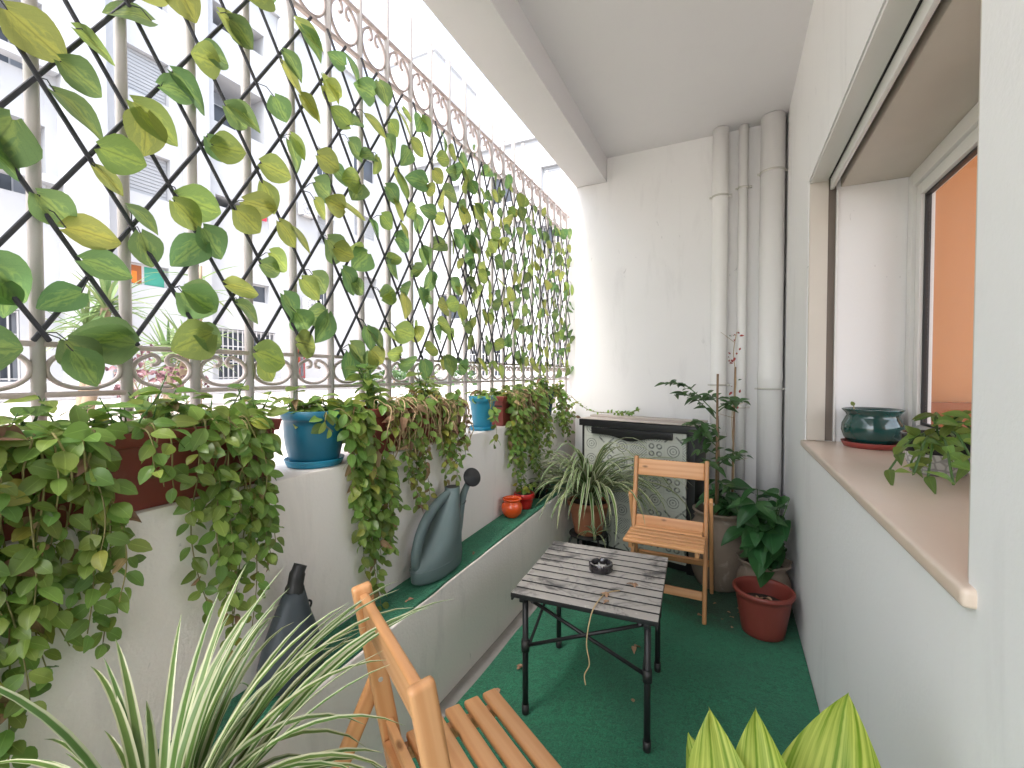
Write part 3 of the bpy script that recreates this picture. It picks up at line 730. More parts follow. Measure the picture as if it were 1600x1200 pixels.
def trailing(label, y0, y1, vines, nm, z=None, xr=(-1.225, -1.10), leaf=.047, dry=.04, yel=.06, hgt=(.02, .085), rimx=-1.075, rimz=None, cat='plant', gap=.021, bare=0):
    z = z or ZL + .135; rimz = rimz or ZL + .172
    t = thing('trailing_plant', label, cat, ((xr[0] + xr[1]) / 2, (y0 + y1) / 2, z))
    mound(t, xr, (y0, y1), z, nm, leaf, hgt, dry * .4, yel)
    c = 0
    for (ys_, ye, ze) in vines:
        ys_ = min(max(ys_, y0), y1)
        st = (U(-1.17, -1.10), ys_ + U(-.02, .02), z); ov = (rimx + U(-.005, .015), ys_ * .8 + ye * .2 + U(-.015, .015), rimz + U(0, .012))
        c += vine(t, st, ov, (U(-1.055, -1.01), ye, ze), leaf, gap, dry, yel)
    for _ in range(bare):                                   # leafless withered shoots
        yy = U(y0, y1); p = [Vector((U(-1.18, -1.10), yy, z + .02)), Vector((U(-1.12, -1.09), yy + U(-.02, .02), rimz + U(.005, .03))), Vector((U(-1.068, -1.045), yy + U(-.04, .04), rimz - U(.0, .03)))]
        zz = p[-1].z; k = 0
        while zz > rimz - U(.08, .26) and k < 8: zz -= .04; k += 1; p.append(Vector((U(-1.068, -1.035), p[-1].y + U(-.016, .016), zz)))
        part('withered_stem', MB().tube([q - t.location for q in smooth_path(p, 4)], U(.0013, .0026), 5), 'dry_stem', t)
        for q in p[2:]:
            if rnd() < .5: put_leaf(random.choice(TD), t, q, rdir() + Vector((.4, 0, -.6)), (1, 0, .3), U(.018, .036))
    return t
def spread(y0, y1, za, zb, n, ydrift=.03):
    return [(U(y0, y1), None, U(za, zb)) for _ in range(n)]
def vs(lst):  # (y, z_end) -> drop nearly straight
    return [(y, y + U(-.03, .03), z) for (y, z) in lst]
# near planter: three plants, heavy curtain
trailing('trailing plant in the long planter, at the end away from the blue pot', -.22, .12, vs([(-.2, .55), (-.12, .6), (-.04, .5), (.03, .62), (.08, .55), (.12, .58)]), 30)
trailing('trailing plant spilling a thick leafy mass from the middle of the long planter', .12, .47,
         vs([(.13, .62), (.155, .70), (.17, .58), (.20, .66), (.22, .74), (.235, .62), (.26, .70), (.27, .66), (.29, .60), (.31, .76), (.32, .70), (.335, .72), (.36, .76), (.375, .80), (.385, .74), (.40, .78), (.41, .84), (.415, .70), (.22, .78), (.28, .82), (.34, .88), (.25, .86), (.38, .86)]) + [(.25, .285, .40)], 38, dry=.04)
trailing('trailing plant with long thin runners at the blue pot end of the long planter', .47, .785,
         vs([(.475, .97), (.50, 1.0), (.52, .93), (.555, .98), (.60, .66), (.61, .80), (.62, .74), (.635, .62), (.65, .68), (.66, .56), (.67, .60), (.685, .72), (.695, .80), (.70, .76), (.715, .84), (.725, .78), (.74, .82), (.65, .84), (.69, .88)]), 44, hgt=(.03, .12), dry=.03)
# large blue pot
trailing('trailing plant in the large blue pot with a thick cascade beside it', .93, 1.04,
         [(1.03, 1.18, .70), (1.04, 1.20, .58), (1.04, 1.22, .74), (1.04, 1.19, .84), (1.03, 1.16, .90), (1.02, 1.06, .70), (1.03, 1.08, .55), (1.03, 1.10, .62), (1.04, 1.11, .48), (1.04, 1.13, .44), (1.04, 1.14, .66), (1.03, 1.09, .78), (1.03, 1.05, .72), (1.04, 1.15, .56), (1.02, 1.03, .86), (.95, .93, 1.03), (.98, .97, 1.04), (1.04, 1.17, .60), (1.04, 1.12, .82), (1.04, 1.16, .76)],
         26, xr=(-1.22, -1.12), hgt=(.02, .08), leaf=.053)
# second planter: drier
trailing('trailing plant with many dry stems, in the planter next to the large blue pot', 1.16, 1.46,
         vs([(1.20, .82), (1.24, .76), (1.28, .72), (1.31, .80), (1.34, .70), (1.37, .86), (1.40, .74), (1.43, .80), (1.26, .90), (1.45, .84), (1.22, .94)]), 20, dry=.13, yel=.2, hgt=(.02, .08), leaf=.044, bare=16)
trailing('trailing plant with yellowing leaves and bare stems, next to the small blue pot', 1.47, 1.70,
         vs([(1.49, .84), (1.53, .76), (1.56, .76), (1.60, .86), (1.63, .84), (1.66, .88), (1.50, .80), (1.54, .84), (1.61, .80), (1.58, .92), (1.645, .90)]), 20, dry=.14, yel=.22, leaf=.044, bare=18)
trailing('small trailing plant hanging over the side of the small blue pot', 1.95, 2.0, [(1.94, 1.90, .86), (1.93, 1.88, .98), (1.95, 1.93, 1.0)], 9, xr=(-1.17, -1.11), leaf=.048, hgt=(.02, .07))
trailing('dense trailing plant with brown tangled stems, just beyond the small blue pot', 2.16, 2.42,
         vs([(2.19, .74), (2.17, .66), (2.20, .80), (2.23, .60), (2.26, .70), (2.29, .62), (2.32, .78), (2.35, .66), (2.38, .72), (2.41, .80), (2.28, .88), (2.2, .92), (2.21, .6), (2.18, .72), (2.25, .8)]), 26, dry=.08, yel=.06, leaf=.047, bare=18)
trailing('dense trailing plant beside the navy pot, with a curtain down the parapet', 2.43, 2.72,
         vs([(2.44, .62), (2.47, .56), (2.50, .70), (2.53, .60), (2.56, .74), (2.59, .66), (2.62, .80), (2.65, .76), (2.68, .84), (2.71, .80), (2.55, .88), (2.46, .72), (2.5, .82)]), 28, dry=.06, yel=.05, leaf=.047, bare=12)
trailing('bushy trailing plant growing in the navy pot beside the outer pier', 2.80, 2.92,
         [(2.84, 2.80, .88), (2.86, 2.90, .84), (2.9, 2.96, .78), (2.9, 3.0, .82), (2.91, 3.04, .72), (2.92, 3.08, .86), (2.92, 3.10, .78), (2.9, 3.02, .92), (2.92, 3.13, .88), (2.92, 3.06, .96), (2.92, 3.1, 1.0), (2.92, 3.14, .98)], 40, xr=(-1.22, -1.10), hgt=(.03, .12), leaf=.048)

# upright shoots rising behind the trailing plants of the middle planter
def upright(label, x, y, shoots, mats, h):
    t = thing('upright_plant', label, 'plant', (x, y, ZL + .135)); b0 = Vector(t.location)
    for k in range(shoots):
        tip = b0 + Vector((U(-.05, .03), U(-.10, .10), U(.6, 1) * h)); sp = smooth_path([b0 + Vector((U(-.02, .02), U(-.05, .05), 0)), b0.lerp(tip, .5) + rdir() * .01, tip], 4)
        part('stem', MB().tube([p - b0 for p in sp], [.0035 - .0015 * i / len(sp) for i in range(len(sp))], 6), 'green_stem', t)
        for i in range(7):
            p = sp[int((len(sp) - 1) * (.3 + .7 * i / 6))]; a = i * 2.4 + k; put_leaf(random.choice(mats), t, p, (math.cos(a), math.sin(a), U(-.3, .7)), (U(-.2, .6), U(-.4, .2), 1), U(.045, .075))
upright('upright leafy shoots rising above the planter next to the large blue pot', -1.19, 1.27, 6, TR, .20)
upright('upright yellowing shoots rising from the planter next to the small blue pot', -1.19, 1.60, 4, TR + TY + TY, .17)
# ================================================================== WATERING CANS
def watering_can():
    yb, xb = 1.40, -1.012; z = ledge(yb)
    t = thing('watering_can', 'grey-green plastic watering can with a black rose on the turf strip', 'watering can', (xb, yb, z))
    rings = [(0, .015, .001, .050, .125), (0, .015, .010, .060, .142), (0, .015, .05, .063, .148), (0, .022, .085, .062, .136), (0, .040, .115, .061, .115), (0, .060, .15, .057, .093), (0, .074, .19, .051, .074), (0, .087, .23, .043, .058), (0, .104, .27, .036, .042), (0, .118, .295, .031, .032), (0, .120, .31, .030, .031)]
    rr = []
    for i in range(len(rings) - 1):
        for k in range(3):
            f = k / 3; rr.append(tuple(a + (b - a) * f for a, b in zip(rings[i], rings[i + 1])))
    rr.append(rings[-1])
    body = part('body', MB().loft(rr, 32), 'can_green', t)
    part('mouth', MB().loft([(0, .120, .305, .026, .028), (0, .120, .3112, .026, .028)], 24), 'black_rubber', t)
    hp = smooth_path([(0, .112, .292), (0, .052, .280), (0, -.020, .250), (0, -.078, .20), (0, -.110, .14), (0, -.118, .085), (0, -.09, .04)], 5)
    part('handle', MB().tube(hp, [.017 + .005 * math.sin(math.pi * i / len(hp)) for i in range(len(hp))], 14, flat=.8), 'can_green', t)
    spt = smooth_path([(0, .12, .05), (0, .158, .13), (0, .178, .20), (0, .205, .26), (0, .255, .312)], 5)
    part('spout', MB().tube(spt, [.022 - .010 * i / len(spt) for i in range(len(spt))], 14), 'can_green', t)
    part('spout_clip', MB().tube([(.014 * math.cos(a),   .190 + .018 * math.sin(a), .228 + .006 * math.sin(a)) for a in [R(20 * i) for i in range(19)]], .0035, 6), 'black_rubber', t)
    d = Vector((.75, -.45, .35)).normalized(); c = Vector((0, .257, .316)); q = d.to_track_quat('Z', 'Y').to_matrix().to_4x4()
    me = MB().lathe([(.010, -.012), (.016, 0), (.039, .016), (.041, .022), (.037, .026), (.0001, .030)], 28).mesh('rose', 'black_rubber')
    add('rose', me, t, mat4=Matrix.Translation(c) @ q)
    part('seam', MB().tube([(.0632 * math.cos(a), .010 + .1434 * math.sin(a), .055) for a in [R(7.5 * i) for i in range(49)]], .0012, 4, False), 'can_green', t)
    return t
watering_can()
t = thing('watering_can', 'dark grey plastic watering can with a bare pointed spout behind the spider plant', 'watering can', (-1.015, .775, ledge(.775)))
part('body', MB().loft([(0, 0, .001, .055, .075), (0, 0, .012, .062, .088), (0, 0, .06, .060, .086), (0, .0, .11, .052, .070), (0, .002, .16, .040, .050), (0, .006, .20, .029, .036), (0, .010, .225, .022, .026)], 28), 'can_dark', t)
part('spout', MB().tube(smooth_path([(0, .008, .20), (0, .012, .23), (0, .02, .265), (0, .03, .285)], 4), [.024] * 5 + [.020] * 4 + [.017] * 4, 14), 'black_rubber', t)
part('spout_clip', MB().tube([(.0 + .003 * math.cos(a), .05 + .012 * math.sin(a), .165 + .014 * math.cos(a)) for a in [R(20 * i) for i in range(19)]], .003, 6), 'black_rubber', t)

# ================================================================== SMALL POTS ON THE LEDGE
y = 2.09
t = thing('glazed_pot', 'small round orange glazed pot on the turf strip', 'pot', (-1.02, y, ledge(y)))
part('body', MB().lathe([(.030, 0), (.036, .004), (.050, .022), (.056, .045), (.053, .066), (.044, .080), (.042, .084), (.050, .092), (.052, .096), (.048, .099), (.040, .093), (.038, .085), (.048, .06), (.046, .03), (.0001, .012)], 36), 'orange_glaze', t)
y = 2.245
pot('flower_pot', 'small red plastic pot with a leafy sprig next to the orange pot', 'pot', (-1.02, y, ledge(y)), .040, .052, .085, 'red_plastic', .006, 30)
t = thing('sprig_plant', 'small leafy sprig growing in the red pot', 'plant', (-1.02, y, ledge(y) + .07)); mound(t, (-1.05, -.99), (y - .03, y + .03), ledge(y) + .072, 7, .045, (.03, .08), .15, .1)
y = 2.46
pot('flower_pot', 'shiny black bowl-shaped pot on the turf strip', 'pot', (-1.02, y, ledge(y)), .042, .066, .075, 'black_glaze', .005, 32, rimh=.012)

# ================================================================== CABINET
ca = Vector((-.905, 2.955, 0)); cb = Vector((-.175, 2.80, 0)); cw = (cb - ca).length; cang = math.atan2(cb.y - ca.y, cb.x - ca.x)
cab = thing('shoe_cabinet', 'black shoe cabinet with a patterned tile-print door and worn slab top', 'cabinet', tuple(ca), cang)
H1, D1 = .850, .23
def cbox(name, x0, x1, y0, y1, z0, z1, mat, b=.003, par=cab): mb = MB(); mb.box(x0, x1, y0, y1, z0, z1); return part(name, mb, mat, par, b)
cbox('side_panel', 0, .022, .0, D1, .009, H1, 'cabinet_black'); cbox('side_panel', cw - .045, cw, .0, D1, .009, H1, 'cabinet_black')
cbox('back_panel', .023, cw - .046, D1 - .012, D1 - .002, .01, H1, 'cabinet_grey'); cbox('plinth', .023, cw - .046, .03, .05, .009, .06, 'cabinet_black')
# top with a slightly bowed front edge
mb = MB(); n = 16; top = []
for i in range(n + 1):
    f = i / n; top.append((-.012 + (cw + .024) * f, -.022 - .004 * math.sin(math.pi * f), H1 + .001 - .006 * math.sin(math.pi * f * .9)))
for i in range(n):
    (xa, ya, za), (xb, yb, zb) = top[i], top[i + 1]
    mb.quad((xa, ya, za), (xb, yb, zb), (xb, yb, zb + .043), (xa, ya, za + .043)); mb.quad((xa, ya, za + .043), (xb, yb, zb + .043), (xb, D1, zb + .043), (xa, D1, za + .043)); mb.quad((xb, ya, za), (xa, ya, za), (xa, D1, za), (xb, D1, zb))
x0, y0, z0 = top[0]; x1, y1, z1 = top[-1]
mb.quad((x0, y0, z0), (x0, y0, z0 + .043), (x0, D1, z0 + .043), (x0, D1, z0)); mb.quad((x1, y1, z1), (x1, D1, z1), (x1, D1, z1 + .043), (x1, y1, z1 + .043))
part('top_edge', mb, 'cabinet_black', cab, .003)
cbox('top_slab', -.010, cw + .008, -.018, D1 + .004, H1 + .0445, H1 + .049, 'slab_top', .002)
cbox('top_slab', -.010, cw + .008, D1 - .10, D1 + .012, H1 + .0495, H1 + .060, 'slab_top', .003)
# door with print
me = bpy.data.meshes.new('door'); dx0, dx1, dz0, dz1 = .024, cw - .047, .065, H1 - .004
me.from_pydata([(dx0, -.012, dz0), (dx1, -.012, dz0), (dx1, -.012, dz1), (dx0, -.012, dz1), (dx0, .006, dz0), (dx1, .006, dz0), (dx1, .006, dz1), (dx0, .006, dz1)], [],
               [(0, 1, 2, 3), (5, 4, 7, 6), (0, 4, 5, 1), (1, 5, 6, 2), (2, 6, 7, 3), (3, 7, 4, 0)])
me.materials.append(MATS['tile_print']); ul = me.uv_layers.new(name='UVMap')
for lp in me.loops:
    c = me.vertices[lp.vertex_index].co; ul.data[lp.index].uv = ((c.x - dx0) / (dx1 - dx0), (c.z - dz0) / (dz1 - dz0))
door = add('door', me, cab); 
# handle: black bar with a bellied grip
mb = MB(); n = 24; hx0, hx1 = .085, cw - .125; fr, bk = -.030, -.0125
def hb(f): return H1 - .048 - .030 * math.exp(-((f - .5) / .17) ** 2)
for i in range(n):
    fa, fb = i / n, (i + 1) / n; xa, xb = hx0 + (hx1 - hx0) * fa, hx0 + (hx1 - hx0) * fb; za, zb, zt = hb(fa), hb(fb), H1 - .006
    mb.quad((xa, fr, za), (xb, fr, zb), (xb, fr, zt), (xa, fr, zt)); mb.quad((xa, bk, za), (xb, bk, zb), (xb, fr, zb), (xa, fr, za)); mb.quad((xa, fr, zt), (xb, fr, zt), (xb, bk, zt), (xa, bk, zt))
    mb.quad((xb, bk, zb), (xa, bk, za), (xa, bk, zt), (xb, bk, zt))
mb.quad((hx0, bk, hb(0)), (hx0, fr, hb(0)), (hx0, fr, H1 - .006), (hx0, bk, H1 - .006)); mb.quad((hx1, fr, hb(1)), (hx1, bk, hb(1)), (hx1, bk, H1 - .006), (hx1, fr, H1 - .006))
part('handle', mb, 'cabinet_black', door, .002)
ZCT = H1 + .052

# ================================================================== DRAIN PIPES
def pipe(label, x, r, zcl, collars=(), y=None):
    y = y if y is not None else YB - r - .012
    t = thing('drain_pipe', label, 'pipe', (x, y, .009))
    prof = [(r, 0)]
    for (za, zb, k) in sorted(collars): prof += [(r, za), (r * k, za + .006), (r * k, zb - .006), (r, zb)]
    prof += [(r, ZC - .013)]
    part('tube', MB().lathe(prof, 36), 'pipe_white', t)
    for z in zcl:
        c = part('clamp', MB().lathe([(r + .0006, z - .006), (r + .0035, z - .005), (r + .0035, z + .005), (r + .0006, z + .006)], 36), 'clamp', t)
        mb = MB(); mb.box(r, r + .022, -.008, .008, z - .006, z + .006); mb.box(-r - .016, -r, -.006, .006, z - .005, z + .005); part('bolt', mb, 'clamp', c, .002)
    return t
pipe('medium white drain pipe next to the bare end wall', -.064, .047, (2.32, 1.12), ((2.24, 2.30, 1.05), (.98, 1.02, 1.06)))
pipe('thin white drain pipe between two thicker pipes', .066, .028, (2.36, .98))
pipe('thick white drain pipe in the corner by the window wall', .222, .066, (2.41, 1.10), ((1.14, 1.2, 1.04),))
mb = MB(); mb.tube(smooth_path([(.288, 3.20, ZC - .03), (.287, 3.205, 1.9), (.289, 3.2, 1.2), (.286, 3.205, .75), (.288, 3.2, .02)], 6), .005, 6)
tag(add('cable', mb.mesh('cable', 'black_rubber')), 'black cable running up the corner beside the thick pipe', 'cable')

# ================================================================== FOLDING CHAIRS
def folding_chair(label, loc, rz):
    """local: x width, faces +y, origin on the floor under the top of the back"""
    t = thing('folding_chair', label, 'chair', loc, rz); hw = .172
    def up_y(z): return .135 * (1 - z / .765)
    for s in (-1, 1):
        board('upright', (s * hw, up_y(.008), .009), (s * hw, 0, .765), .040, .020, (1, 0, 0), 'pine', t, .008)
        board('rear_leg', (s * (hw + .021), -.215, .012), (s * (hw + .021), .055, .585), .034, .019, (1, 0, 0), 'pine', t, .008)
        mb = MB().tube([(s * (hw - .012), up_y(.56), .56), (s * (hw + .036), up_y(.56) , .56)], .005, 10); part('pivot_bolt', mb, 'clamp', t)
        board('seat_rail', (s * (hw - .026), .045, .395), (s * (hw - .026), .300, .395), .030, .018, (1, 0, 0), 'pine', t, .003)
    iw = hw - .0105
    yb = up_y(.71)
    board('back_board', (-iw, yb, .71), (iw, yb, .71), .085, .018, (0, 1, .18), 'pine', t, .006)
    board('seat_back_board', (-iw, up_y(.44), .445), (iw, up_y(.44), .445), .050, .016, (0, 1, .18), 'pine', t, .003)
    board('front_stretcher', (-iw, up_y(.13), .13), (iw, up_y(.13), .13), .040, .016, (0, 1, .18), 'pine', t, .003)
    zr = .20; yr = -.215 + .27 * (zr - .012) / .573
    board('rear_stretcher', (-hw - .010, yr, zr), (hw + .010, yr, zr), .036, .016, (0, 1, -.47), 'pine', t, .003)
    nsl = 6
    for k in range(nsl):
        y = .058 + k * .049
        x = hw + .004 if y > .12 else iw - .002
        board('seat_slat', (-x, y, .4195), (x, y, .4195), .037, .016, (0, 0, 1), 'pine', t, .0055)
    return t
folding_chair('pine folding chair facing the table, in front of the tile-print cabinet', (-.268, 2.42, 0), math.pi)
folding_chair('pine folding chair with its back to the viewer, beside the potted spider plant', (-.533, .590, 0), math.atan2(-.53, .85))

# ================================================================== TABLE
tb = thing('roll_top_table', 'low camping table with worn grey slats and black folding legs', 'table', (-.440, 1.62, 0), R(3.5))
TW, TD_, TZ = .48, .52, .455; ns = 10; sw = TD_ / ns
sl_me = boxm(TW, sw - .0075, .016, 'worn_slat', .0018, 2)
sl_me.materials.append(MATS['black_metal'])
for pl in sl_me.polygons:
    if pl.normal.z < .6: pl.material_index = 1
for k in range(ns): add('slat', sl_me, tb, (0, -TD_ / 2 + sw * (k + .5), TZ - .008))
for s in (-1, 1):
    mb = MB(); mb.box(s * (TW / 2 - .004) - .003, s * (TW / 2 - .004) + .003, -TD_ / 2 + .006, TD_ / 2 - .006, TZ - .026, TZ - .0165); part('end_cord', mb, 'black_rubber', tb)
lx, ly = .205, .205
for sx in (-1, 1):
    board('frame_bar', (sx * lx, -TD_ / 2 + .02, TZ - .030), (sx * lx, TD_ / 2 - .02, TZ - .030), .020, .014, (0, 0, 1), 'black_metal', tb, .003)
    for sy in (-1, 1):
        p = (sx * lx, sy * ly)
        leg = part('leg', MB().tube([(*p, TZ - .037), (*p, .20), (*p, .016)], .0105, 14), 'black_metal', tb)
        part('foot_cap', MB().tube([(*p, .045), (*p, .012), (*p, .009)], [.0128, .0128, .010], 14), 'black_rubber', leg)
        part('leg_joint', MB().tube([(*p, .232), (*p, .272)], .0145, 14), 'black_rubber', leg)
for sy in (-1, 1):                                     # crossed braces front and back, then sides
    part('brace', MB().tube([(-lx, sy * ly, .25), (lx, sy * (ly - .012), TZ - .045)], .0065, 8), 'black_metal', tb)
    part('brace', MB().tube([(lx, sy * (ly), .25), (-lx, sy * (ly - .02), TZ - .045)], .0065, 8), 'black_metal', tb)
for sx in (-1, 1):
    part('brace', MB().tube([(sx * (lx - .012), -ly, .25), (sx * (lx - .012), ly, TZ - .045)], .0055, 8), 'black_metal', tb)
    part('brace', MB().tube([(sx * (lx - .024), ly, .25), (sx * (lx - .024), -ly, TZ - .045)], .0055, 8), 'black_metal', tb)
at_ = thing('ashtray', 'round black ashtray holding ash and stubs on the table', 'ashtray', (-.432, 1.655, TZ))
def notch(a, f): return 0
prof = [(.040, 0), (.044, .002), (.045, .010), (.045, .028), (.043, .031), (.037, .031), (.034, .027), (.032, .010), (.0001, .008)]
mb = MB(); seg = 48; i0 = 0
for k, (r, z) in enumerate(prof):
    for j in range(seg):
        a = 2 * math.pi * j / seg; d = min(abs(((a - q + math.pi) % (2 * math.pi)) - math.pi) for q in (.4, 1.97, 3.54, 5.11))
        zz = z - (.008 if d < .11 and 3 <= k <= 6 else 0); mb.v.append((r * math.cos(a), r * math.sin(a), zz))
for k in range(len(prof) - 1):
    for j in range(seg): mb.f.append((k * seg + j, k * seg + (j + 1) % seg, (k + 1) * seg + (j + 1) % seg, (k + 1) * seg + j)); mb.sm.append(True)
me = mb.mesh('bowl', 'black_glaze'); me.set_sharp_from_angle(angle=R(40)); add('bowl', me, at_)
part('ash_bed', MB().lathe([(.0315, .0105), (.02, .013), (.0001, .012)], 24), 'ash', at_)
for a, r in ((.5, .012), (2.2, .016), (4.0, .010)):
    c = Vector((r * math.cos(a), r * math.sin(a), .0155)); d = Vector((math.cos(a * 2.3), math.sin(a * 2.3), .1)) * .012
    part('stub', MB().tube([c - d, c + d], .0035, 8), 'ash', at_)
# dry stem hanging off the table, dried flowers on it
p = [(-.372, 1.470, TZ + .004), (-.376, 1.42, TZ + .006), (-.380, 1.368, TZ + .002), (-.386, 1.344, TZ - .03), (-.394, 1.340, TZ - .10), (-.384, 1.338, TZ - .16), (-.40, 1.340, TZ - .20), (-.396, 1.338, TZ - .23)]
mb = MB(); mb.tube(smooth_path(p, 5), .0022, 6); mb.tube(smooth_path([(-.372, 1.47, TZ + .003), (-.352, 1.50, TZ + .004), (-.33, 1.52, TZ + .003)], 4), .0018, 6)
tag(add('dried_grass', mb.mesh('dried_grass', 'dry_stem')), 'pale dry stem hanging over the edge of the table', 'stem')
DRY = [leaf_mesh('leaf', 'dry_leaf', 1, .6, 'ovate', .5, .6, 5, .6, i) for i in range(3)]
def litter(label, loc, n, size, cat='dry leaf'):
    t = thing('dry_leaf', label, cat, loc)
    for k in range(n):
        a = U(0, 6.28); put_leaf(random.choice(DRY), t, Vector(loc) + Vector((0, 0, size * .12)), (math.cos(a), math.sin(a), U(0, .5)), (U(-.3, .3), U(-.3, .3), 1), size * U(.7, 1), 'petal')
    return t
litter('curled dry blossom on the table near its corner', (-.30, 1.585, TZ), 5, .026, 'dry blossom'); litter('dry blossom on the table at the root of the dry stem', (-.372, 1.475, TZ), 4, .022, 'dry blossom')
litter('tiny pale petal on the table beside the dry stem', (-.345, 1.43, TZ), 2, .022, 'petal')

# ================================================================== RIGHT-HAND CORNER: URN, WAVY POT, RED POT
t = thing('clay_urn', 'large weathered clay urn with loop handles behind the chair', 'urn', (-.045, 2.76, .009))
def ww(a, f): return .012 * math.sin(3 * a + 1) * f
part('body', MB().lathe([(.10, 0), (.112, .01), (.135, .06), (.158, .14), (.166, .22), (.160, .29), (.142, .345), (.125, .375), (.118, .392), (.128, .405), (.140, .418), (.142, .426), (.132, .430), (.116, .420), (.108, .395), (.11, .38)], 44, (0, 0, 0), ww), 'old_clay', t)
part('soil', MB().lathe([(.112, .375), (.112, .385), (.0001, .392)], 30), 'soil', t)
for a in (R(-25), R(155), R(-115)):
    c, s = math.cos(a), math.sin(a)
    hp = [(c * .125, s * .125, .37), (c * .175, s * .175, .372), (c * .192, s * .192, .335), (c * .185, s * .185, .29), (c * .158, s * .158, .265)]
    part('handle', MB().tube(smooth_path(hp, 5), .016, 10, flat=1.3), 'old_clay', t)
t = thing('clay_pot', 'brown clay pot with a pinched wavy rim in the corner', 'pot', (.165, 2.58, .009))
def wavy(a, f): return (.05 * math.sin(9 * a)) if f > .55 else 0
part('body', MB().lathe([(.075, 0), (.085, .008), (.112, .06), (.125, .115), (.120, .160), (.104, .195), (.096, .21), (.104, .225), (.122, .245), (.124, .251), (.116, .252), (.10, .236), (.09, .215)], 54, (0, 0, 0), wavy), 'old_clay', t)
part('soil', MB().lathe([(.092, .205), (.092, .216), (.0001, .222)], 30), 'soil', t)
t = pot('flower_pot', 'wide dull red plastic pot with dry leaves inside, standing on the carpet', 'pot', (.150, 2.335, .009), .088, .117, .205, 'terracotta_plastic', .011, 44, .62, .022)
for k in range(7):
    a = U(0, 6.28); r = U(0, .07); litter('curled dry leaf lying inside the dull red pot', (.150 + r * math.cos(a), 2.335 + r * math.sin(a), .009 + .205 * .62 + .008), 2, .045)['group'] = 'dry leaves in the red pot'

BL = leafset('broad_leaf', 'ovate', .62, 5, (.1, .45), (.15, .45), .25, 7)
def broad_plant(label, loc, stems, leaf, spreadr, h0, h1):
    t = thing('leafy_plant', label, 'plant', loc); base_ = Vector(loc)
    for k in range(stems):
        a = 2.4 * k + U(-.3, .3); r = spreadr * U(.2, 1)
        tip = base_ + Vector((math.cos(a) * r, math.sin(a) * r, U(h0, h1)))
        if tip.x > XR - .02: tip.x = XR - .03
        st = base_ + Vector((math.cos(a) * .03, math.sin(a) * .03, 0)); mid = st.lerp(tip, .5) + Vector((0, 0, .03))
        sp = smooth_path([st, mid, tip], 5); part('stem', MB().tube([p - base_ for p in sp], [.004 - .0022 * i / len(sp) for i in range(len(sp))], 6), 'green_stem', t)
        n = random.choice((4, 5, 6))
        for i in range(n):
            f = 1 - .16 * i; p = sp[max(0, int((len(sp) - 1) * f))]
            aa = a + i * 2.4 + U(-.4, .4); d = Vector((math.cos(aa), math.sin(aa), U(-.45, .3)))
            if p.x + leaf > XR - .02 and d.x > 0: d.x *= -.4
            put_leaf(random.choice(BL), t, p, d, Vector((U(-.4, .1), U(-.6, .1), 1)), leaf * U(.75, 1.15))
    return t
broad_plant('dark green broad-leaved plant growing in the wavy-rimmed clay pot', (.165, 2.58, .225), 20, .135, .15, .08, .42)
broad_plant('dark green broad-leaved plant growing in the large clay urn', (-.02, 2.76, .392), 9, .115, .11, .08, .22)
# shrub on a stake in the urn
SH = leafset('shrub_leaf', 'ovate', .50, 4, (.1, .5), (.2, .5), .2, 5)
def shrub(label, base_, stake_h, branches, leaf, mat='stake'):
    t = thing('staked_shrub', label, 'shrub', base_); b0 = Vector(base_)
    part('stem', MB().tube([(0, .012, 0), (.006, .012, stake_h * .5), (0, .014, stake_h * .8)], [.007, .006, .004], 7), 'bark', t)
    for (z0, dx, dy, dz, n) in branches:
        st = b0 + Vector((0, .013, z0)); tip = st + Vector((dx, dy, dz)); mid = st.lerp(tip, .55) + Vector((0, 0, .25 * abs(dx) - .01))
        sp = smooth_path([st, mid, tip], 6); part('branch', MB().tube([p - b0 for p in sp], [.0035 - .002 * i / len(sp) for i in range(len(sp))], 6), 'green_stem', t)
        for i in range(n):
            f = .25 + .75 * (i / max(1, n - 1)); p = sp[int((len(sp) - 1) * f)]
            a = i * 2.4 + U(-.5, .5); d = (tip - st).normalized() * .5 + Vector((math.cos(a), math.sin(a), U(-.6, .5)))
            put_leaf(random.choice(SH), t, p, d, Vector((U(-.3, .3), -.5, 1)), leaf * U(.65, 1.15) * (1 - .25 * f))
    return t
shrub('leafy shrub tied to a bamboo stake, arching over the cabinet', (-.055, 2.70, .392), .72,
      [(.55, -.22, -.02, .14, 17), (.58, -.30, .0, .17, 22), (.50, -.14, -.06, .02, 16), (.60, .10, -.08, .06, 10), (.62, .12, -.02, .04, 11), (.45, -.15, -.03, -.02, 10), (.50, -.10, -.09, -.02, 9), (.40, -.10, -.05, .08, 12), (.64, -.05, -.03, .06, 9), (.30, .08, -.08, .07, 9), (.28, -.05, -.10, .06, 8), (.33, .14, -.04, .04, 9), (.22, .05, -.1, -.02, 5), (.36, -.10, -.04, .02, 6)], .078)
tag(add('bamboo_stake', MB().tube([(-.060, 2.695, .39), (-.058, 2.70, 1.20)], .006, 8).mesh('bamboo_stake', 'stake')), 'bamboo stake supporting the leafy shrub', 'stake')
tag(add('bamboo_stake', MB().tube([(.018, 2.80, .385), (.030, 2.86, 1.24)], .0055, 8).mesh('bamboo_stake', 'stake')), 'bamboo stake with a sparse reddish climber in front of the thin pipe', 'stake')
t = thing('climber', 'sparse dying climber with small red leaves wound on a bamboo stake', 'climber', (.02, 2.80, .388)); b0 = Vector(t.location)
sp = smooth_path([(.02, 2.79, .39), (.028, 2.80, .65), (.015, 2.83, .95), (.034, 2.85, 1.15), (.02, 2.86, 1.32), (.035, 2.86, 1.44)], 6); part('stem', MB().tube([p - b0 for p in sp], .0022, 5), 'dry_stem', t)
